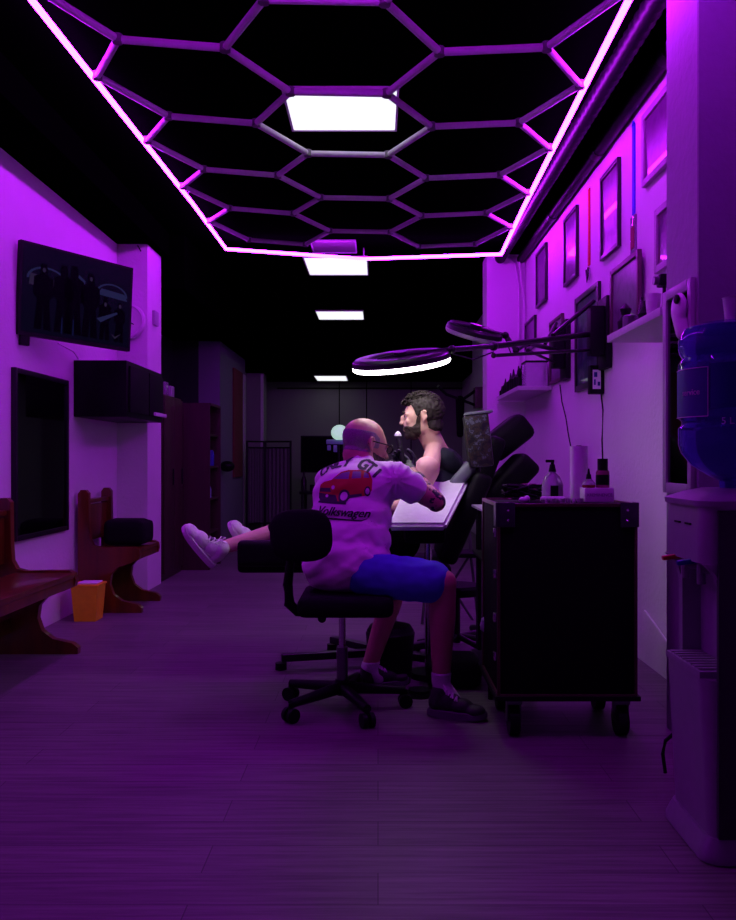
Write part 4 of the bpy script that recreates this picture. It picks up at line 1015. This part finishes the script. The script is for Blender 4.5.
# socks & shoes
def sockp(an, up_=.055):
    return lambda p, n: (p-an).length < .09 and p.z < an.z+up_ and p.z > an.z-.09
shell(bodyW, sockp(anR), .004, 'sock', 'sock', TL); shell(bodyW, sockp(anL, .03), .004, 'sock', 'sock', TL)
def shoe(heel, toe, up, parent, m_up, m_sole, laces=True, s=1.0):
    f = (V(toe)-V(heel)); L = f.length; f.normalize(); r = f.cross(V(up)).normalized(); u_ = r.cross(f).normalized()
    R = Matrix((r, f, u_)).transposed(); L0 = L
    def q(x, y, z): return V(heel)+r*x*s+f*y*L0+u_*z*s
    mb = MB()
    mb.sph(q(0, .14, .045), (.036*s, .13*L, .040*s), 18, R).sph(q(0, .32, .050), (.036*s, .18*L, .045*s), 18, R).sph(q(0, .58, .036), (.040*s, .20*L, .036*s), 18, R).sph(q(.003, .80, .026), (.042*s, .18*L, .026*s), 18, R)
    mb.cap(q(0, .17, .06), q(0, .20, .088), .036*s, .037*s)
    me = bake(mb, .005, 9); up_o = link('shoe', me, m_up, parent, world=True)
    mb = MB(); n = 28; out = []
    for i in range(n):
        a = 2*PI*i/n; y = .5-.5*math.cos(a); w = (.034+.012*math.sin(PI*min(1, y*1.1))**1.0) if y < .75 else (.046*math.sqrt(max(0.02, 1-((y-.70)/.31)**2)))
        w *= (1 if abs(math.sin(a)) > .35 else abs(math.sin(a))/.35)**.6
        out.append(q(math.copysign(w, math.sin(a)), y*1.0, .018+.010*max(0, y-.8)*5))
    mb.prism(out, u_*-.028*s); bmesh.ops.bevel(mb.bm, geom=[e for e in mb.bm.edges], offset=.004, segments=2, affect='EDGES')
    mb.build('sole', m_sole, up_o, world=True)
    if laces:
        mb = MB(); mb.sph(q(0, .42, .078), (.014*s, .14*L, .012*s), 14, R @ RX(-14)); mb.build('tongue', 'shoedark', up_o, world=True)
        mb = MB()
        for k in range(5):
            y = .34+.07*k; z = .098-.011*k
            mb.tube([q(-.022, y, z-.012), q(-.008, y+.02, z), q(.012, y+.03, z), q(.024, y+.04, z-.014)], .0035, 6)
            mb.tube([q(.022, y, z-.012), q(.008, y+.02, z+.002), q(-.012, y+.03, z+.001), q(-.024, y+.04, z-.014)], .0035, 6)
        mb.tube([q(0, .36, .10), q(.025, .30, .125), q(.035, .36, .11), q(.01, .37, .10), q(-.02, .30, .12), q(-.03, .36, .10)], .003, 6)
        mb.build('laces', 'lace', up_o, world=True)
    return up_o
shoe(V((anR.x-.055, anR.y+.01, .012)), V((anR.x+.185, anR.y-.09, .012)), (0, 0, 1), TL, 'blackshoe', 'shoedark', True)
shoe(V((anL.x-.05, anL.y-.02, .012)), V((anL.x+.19, anL.y+.08, .012)), (0, 0, 1), TL, 'blackshoe', 'shoedark', True)
# tattoo machine
t = thing('tattoo_machine', 'black pen tattoo machine with white tip held in the gloved hand', 'tattoo machine', mach0)
MB().cap(mach0, mach0+(mach1-mach0)*.55, .017, .014).build('grip', 'blackplastic', t, world=True)
MB().cyl(mach0+(mach1-mach0)*.55, mach0+(mach1-mach0)*.62, .012).cyl(mach0+(mach1-mach0)*.62, mach0+(mach1-mach0)*.9, .013).build('motor', 'blackmetal', t, world=True)
MB().lathe([(0, 0), (.018, 0), (.016, .010), (.006, .022), (0, .024)], c=mach1, n=16).build('cap', 'white', t, world=True)

# ---- client
CL = thing('person', 'dark-haired bearded man in a navy tank top lying back with legs stretched out', 'person', (.2, 4.4, 0))
cpel = P(398, 540, 4.42); cwai = P(416, 514, 4.44); cche = P(438, 486, 4.46); cup = P(443, 461, 4.45)
cnk = P(434, 445, 4.41); chc = P(423, 417, 4.38)
cf = V((-.93, .05, .35)); 
ctr = V((0, 1, 0)); cuv = (cup-cpel).normalized(); cfr = ctr.cross(cuv).normalized(); RC = Matrix((ctr, cfr, cuv)).transposed()
csL = P(427, 469, 4.22); ceL = P(412, 505, 4.20); cwL = P(370, 512, 4.18)
csR = P(452, 466, 4.66); ceR = P(444, 515, 4.68); cwR = P(402, 525, 4.60)
ckL = P(322, 520, 4.36); caL = P(217, 549, 4.30); ckR = P(330, 522, 4.56); caR = P(262, 545, 4.56)
chL = P(392, 545, 4.32); chR = P(395, 545, 4.52)
mb = MB()
mb.sph(cpel, (.15, .105, .11), 24, RC).sph(cwai, (.14, .10, .12), 24, RC).sph(cche, (.135, .10, .12), 24, RC).sph(cup, (.13, .07, .055), 24, RC)
mb.cap(cup, cnk, .062, .058).cap(cnk, chc-V((0, 0, .03)), .060, .058).cap(cnk+V((0, -.02, -.01)), csL+V((.02, .05, .01)), .045, .05)
mb.cap(csL, csL+(ceL-csL)*.3, .066, .062).cap(csL+(ceL-csL)*.3, ceL, .060, .045).cap(ceL, cwL, .043, .028)
mb.cap(csR, ceR, .060, .045).cap(ceR, cwR, .043, .028)
hand(mb, cwL, cwL+V((-.07, .0, -.005)), None, cwL+V((-.07, .0, -.06)), 1, .95, .3)
hand(mb, cwR, cwR+V((-.07, -.02, -.005)), None, cwR+V((-.07, .0, -.06)), -1, .95, .3)
for hp, kn, an in ((chL, ckL, caL), (chR, ckR, caR)):
    c1 = kn+(an-kn)*.32
    mb.cap(hp, kn, .085, .058).cap(kn, c1, .055, .056).cap(c1, an, .055, .033)
hfc = V((-.985, .10, -.03)); h2, HR2 = head_prims(mb, chc, hfc, V((-.05, 0, 1)), 1.02)
ears(mb, h2, HR2, 1.02)
for an, d in ((caL, V((-.15, -.05, .12))), (caR, V((-.13, -.02, .12)))): mb.cap(an, an+d*.4+V((-.02, 0, -.02)), .034, .028)
cb = bake(mb, .0055, 5); link('body', cb, 'skin2', CL, world=True)
cbW = cb.copy(); cbW.transform(Matrix.Translation(CL.location))
HI2 = HR2.transposed()
def hl2(p): return HI2 @ (p-V(chc))/1.02
def interp(x, pts):
    if x <= pts[0][0]: return pts[0][1]
    for (a_, b_), (c_, d_) in zip(pts, pts[1:]):
        if x <= c_: return b_+(d_-b_)*(x-a_)/(c_-a_)
    return pts[-1][1]
def hairp(p, n):
    q = hl2(p)
    if q.length > .16: return False
    return q.z > interp(q.y, [(-.06, -.075), (-.03, -.06), (-.022, -.02), (-.015, .026), (.008, .030), (.014, .0), (.030, .0), (.040, .035), (.055, .060), (.075, .066)]) and q.y < .095
mbh = MB(); head_prims(mbh, chc, hfc, V((-.05, 0, 1)), 1.02); headC = bake(mbh, .0035, 8)
hr = shell(headC, hairp, .008, 'hair', 'hair', CL, .005, relax=10)
# curls on top
rnd = random.Random(11); mb = MB()
for i in range(190):
    th = rnd.uniform(-PI, PI); yy = rnd.uniform(-.085, .085); xx = rnd.uniform(-.06, .06)
    zz = .035+.088*math.sqrt(max(.05, 1-(xx/.08)**2-((yy+.012)/.105)**2))
    c0 = V((xx, yy, zz))
    if c0.z < .06: continue
    p = [h2(c0.x+.010*math.cos(th+k*1.5), c0.y+.006*k*.6+.010*math.sin(th+k*1.5), c0.z+.003*k-.002) for k in range(6)]
    mb.tube(p, .0034, 5)
for i in range(30):
    xx = rnd.uniform(-.055, .055); p = [h2(xx+.008*math.cos(k*1.3+i), .080+.007*k, .088+.004*k-.0022*k*k) for k in range(5)]; mb.tube(p, .0036, 5)
mb.build('curls', 'hair', hr, world=True)
def beard2(p, n):
    q = hl2(p)
    if q.length > .17 or q.z > .004 or q.z < -.115 or q.y < .010: return False
    if abs(q.x) < .018 and -.074 < q.z < -.053 and q.y > .08: return False
    if q.z < -.10 and q.y < .03: return False
    return q.z < interp(q.y, [(.010, .004), (.028, .0), (.036, -.035), (.055, -.050), (.075, -.046), (.12, -.044)])
shell(headC, beard2, .006, 'beard', 'beard', CL, .004, relax=8)
for sx in (-1, 1):
    e = MB().sph(h2(sx*.030, .082, .003), .010, 14).build('eye', 'white', CL, world=True)
    MB().sph(h2(sx*.031, .0905, .003), .0045, 10).build('pupil', 'blackplastic', e, world=True)
    MB().tube([h2(sx*.016, .100, .022), h2(sx*.032, .102, .027), h2(sx*.046, .090, .022)], .004, 6).build('eyebrow', 'beard', CL, world=True)
# tank top
def armhole(p):
    return (p-csL).length > .075 and (p-csR).length > .075
mb = MB()
mb.sph(cpel, (.162, .118, .11), 24, RC).sph(cwai, (.155, .113, .13), 24, RC).sph(cche, (.165, .135, .135), 24, RC).sph(cup+V((.012, .02, -.002)), (.165, .105, .075), 24, RC)
mb.cap(cup+V((.005, -.085, .012)), cup+V((.01, .10, .012)), .060)
tt = bake(mb, .006, 5)
for v in tt.vertices: v.co += v.normal*.005*noise.noise(v.co*20)
link('tank_top', tt, 'navy', CL, world=True)
mb = MB()
mb.sph(cpel, (.168, .122, .115), 20, RC)
for hp, kn, an in ((chL, ckL, caL), (chR, ckR, caR)):
    mb.cap(hp, kn, .098, .073).cap(kn, kn+(an-kn)*.42, .072, .066)
pt = bake(mb, .008, 4)
for v in pt.vertices: v.co += v.normal*.005*noise.noise(v.co*18)
link('trousers', pt, 'blackfabric', CL, world=True)
shoe(P(214, 566, 4.30), P(181, 527, 4.22), (.75, -.12, .6), CL, 'sneaker', 'sole', True, 1.08)
shoe(P(258, 562, 4.56), P(227, 523, 4.50), (.75, -.12, .6), CL, 'sneaker', 'sole', True, 1.08)

# ------------------------------------------------------------------ water cooler
t = thing('water_cooler', 'tall grey and black water cooler by the right edge of the photo', 'water cooler', (1.03, 2.36, 0))
def plan(x0, x1, y0, y1, r, z, n=8):
    pts = []
    for (cx_, cy_, a0) in ((x0+r, y0+r, PI), (x1-.03, y0+.03, 1.5*PI), (x1-.03, y1-.03, 0), (x0+r, y1-r, .5*PI)):
        rr_ = r if cx_ == x0+r else .03
        for i in range(n+1):
            a = a0+i*PI/2/n; pts.append(V((cx_+rr_*math.cos(a), cy_+rr_*math.sin(a), z)))
    return pts
def loft(rows, name, m, par, closed=True):
    mb = MB(); bm = mb.bm; R = [[bm.verts.new(p) for p in row] for row in rows]
    for A, B in zip(R, R[1:]):
        n = len(A)
        for i in range(n): bm.faces.new((A[i], A[(i+1) % n], B[(i+1) % n], B[i]))
    if closed: bm.faces.new(R[0][::-1]); bm.faces.new(R[-1])
    return mb.build(name, m, par, world=True)
X0, X1, Y0c, Y1c = .872, 1.20, 2.21, 2.53
loft([plan(X0+.0, X1, Y0c-.004, Y1c+.004, .05, .0), plan(X0-.006, X1, Y0c-.012, Y1c+.012, .05, .004), plan(X0-.006, X1, Y0c-.012, Y1c+.012, .05, .022), plan(X0+.012, X1, Y0c, Y1c, .05, .065)], 'plinth', 'coolerwhite', t)
loft([plan(X0+.02, X1, Y0c, Y1c, .05, .065), plan(X0, X1, Y0c, Y1c, .05, .45), plan(X0-.002, X1, Y0c, Y1c, .05, .49)], 'front_shell', 'coolerwhite', t)
# niche region : back body + side cheeks
loft([plan(X0+.10, X1, Y0c, Y1c, .02, .49), plan(X0+.10, X1, Y0c, Y1c, .02, .80)], 'niche_back', 'coolerwhite', t)
for ya, yb in ((Y0c+.002, Y0c+.03), (Y1c-.03, Y1c-.002)):
    prof = [(X0+.10, .49), (X0+.012, .49), (X0+.012, .78), (X0+.0, .86), (X0+.12, .86), (X0+.12, .49)]
    prof = [(X0+.045, .49), (X0+.045, .72), (X0+.03, .77), (X0, .80), (X0+.12, .80), (X0+.12, .49)]
    MB().prism([(x, ya, z) for x, z in prof], (0, yb-ya, 0)).build('cheek', 'coolerwhite', t, world=True)
loft([plan(X0-.004, X1, Y0c, Y1c, .05, .80), plan(X0-.006, X1, Y0c, Y1c, .05, .88), plan(X0+.002, X1, Y0c, Y1c, .05, .955)], 'head_shell', 'coolerwhite', t)
loft([plan(X0-.012, X1+.005, Y0c-.008, Y1c+.008, .06, .955), plan(X0-.014, X1+.005, Y0c-.008, Y1c+.008, .06, .97), plan(X0+.03, X1-.03, Y0c+.03, Y1c-.03, .05, .988), plan(X0+.07, X1-.07, Y0c+.08, Y1c-.08, .04, 1.0)], 'top_cover', 'coolerwhite', t)
MB().bb((.905, Y0c-.006, .07), (X1-.002, Y0c+.01, .945), .002).build('side_panel', 'darkgreyplastic', t, world=True)
tr_ = MB().prism([(X0-.004, Y0c+.03, .49), (X0+.10, Y0c+.03, .49), (X0+.10, Y1c-.03, .49), (X0-.004, Y1c-.03, .49)], (0, 0, .018)).build('drip_tray', 'coolerwhite', t, world=True)
for i in range(8): MB().bb((X0+.002, Y0c+.05+.03*i, .509), (X0+.095, Y0c+.062+.03*i, .513)).build('tray_slat', 'greyplastic', tr_, world=True)
for y, m in ((2.43, 'redplastic'), (2.31, 'blueplastic')):
    tp = MB().cyl((X0+.10, y, .775), (X0+.02, y, .775), .014).cyl((X0+.028, y, .79), (X0+.028, y, .735), .012).build('tap', 'coolerwhite', t, world=True)
    MB().box((X0-.003, y, .798), (.075, .020, .014), .005, RYm(-8)).build('tap_lever', m, tp, world=True)
MB().bb((X0-.0085, 2.30, .90), (X0-.003, 2.34, .905)).bb((X0-.0085, 2.38, .90), (X0-.003, 2.42, .905)).build('indicator', 'blackplastic', t, world=True)
# bottle
t = thing('water_bottle', 'large upturned blue water bottle with a blue label on the cooler', 'water bottle', (1.005, 2.37, 1.0005))
R_ = .140
prof = [(.028, 0), (.030, .02), (.06, .035), (.105, .065), (.132, .10), (R_, .125), (R_, .17), (R_-.010, .18), (R_-.010, .19), (R_, .20), (R_, .385-.03), (R_-.004, .36), (R_-.012, .372), (R_-.004, .385), (R_, .40), (R_, .425), (R_-.015, .455), (R_-.05, .468), (0, .465)]
MB().lathe([(0, 0)]+prof, n=48).build('shell', 'bluebottle', t)
MB().lathe([(R_+.0012, .20), (R_+.0022, .201), (R_+.0022, .334), (R_+.0012, .335)], n=20, a0=PI*.90, a1=PI*1.245).build('label', 'label', t)
MB().tube([(-(R_+.003)*math.cos(a-PI), (R_+.003)*math.sin(a-PI)*-1*-1, .20) for a in [0]]*2, .001, 4) if False else None
def onb(a, z, r=R_+.0028): return V((r*math.cos(a), r*math.sin(a), z))
mb = MB()
aa = [PI*(.90+.345*i/16) for i in range(17)]
mb.tube([onb(a_, .20) for a_ in aa], .0012, 5).tube([onb(a_, .335) for a_ in aa], .0012, 5).tube([onb(aa[-1], .20), onb(aa[-1], .335)], .0012, 5)
mb.build('label_border', 'printlight', t)
me = text_mesh('service', .024, .0003)
for v in me.vertices: v.co = onb(PI*1.115+v.co.x/R_, .268+v.co.y, R_+.003+v.co.z)
link('label_lettering', me, 'printlight', t, False)
MB().lathe([(R_+.0008, .22), (R_+.0016, .221), (R_+.0016, .345), (R_+.0008, .346)], n=20, a0=PI*1.26, a1=PI*1.75).build('label', 'label', t)
me = text_mesh('5 L', .026, .0003)
for v in me.vertices: v.co = onb(PI*1.36+v.co.x/R_, .185+v.co.y, R_+.002+v.co.z)
link('printed_volume', me, 'printlight', t, False)
lathe_thing('cup', 'white plastic cup standing on top of the water bottle', 'cup', (1.02, 2.37, 1.469), [(0, 0), (.026, 0), (.034, .072), (.036, .075), (.032, .073), (.024, .004), (0, .004)], 'white')
tag(MB().tube([(.90, 2.60, .10), (.892, 2.60, .16), (.90, 2.60, .2), (1.0, 2.58, .3)], .006).build('cable', 'blackplastic'), 'black power cable behind the base of the water cooler', 'cable')

# ------------------------------------------------------------------ camera, world, colour
cam = bpy.data.cameras.new('camera'); co = bpy.data.objects.new('camera', cam); COL.objects.link(co)
co.location = (0, 0, EYE); co.rotation_euler = (PI/2, 0, 0)
cam.sensor_fit = 'VERTICAL'; cam.sensor_height = 36; cam.lens = F/920*36
cam.shift_x = -(CX-368)/920; cam.shift_y = (CY-460)/920; cam.clip_start = .05
SC.camera = co
w = bpy.data.worlds.new('world'); SC.world = w; w.use_nodes = True
w.node_tree.nodes['Background'].inputs[0].default_value = (.01, .01, .015, 1); w.node_tree.nodes['Background'].inputs[1].default_value = .1
SC.view_settings.view_transform = 'Standard'; SC.view_settings.look = 'None'; SC.view_settings.gamma = 1; SC.view_settings.exposure = 0
SC.view_settings.use_curve_mapping = False
SC.cycles.use_denoising = True
SC.cycles.max_bounces = 6; SC.cycles.diffuse_bounces = 3; SC.cycles.transparent_max_bounces = 8
SC.cycles.caustics_reflective = False; SC.cycles.caustics_refractive = False
SC.cycles.sample_clamp_indirect = 4
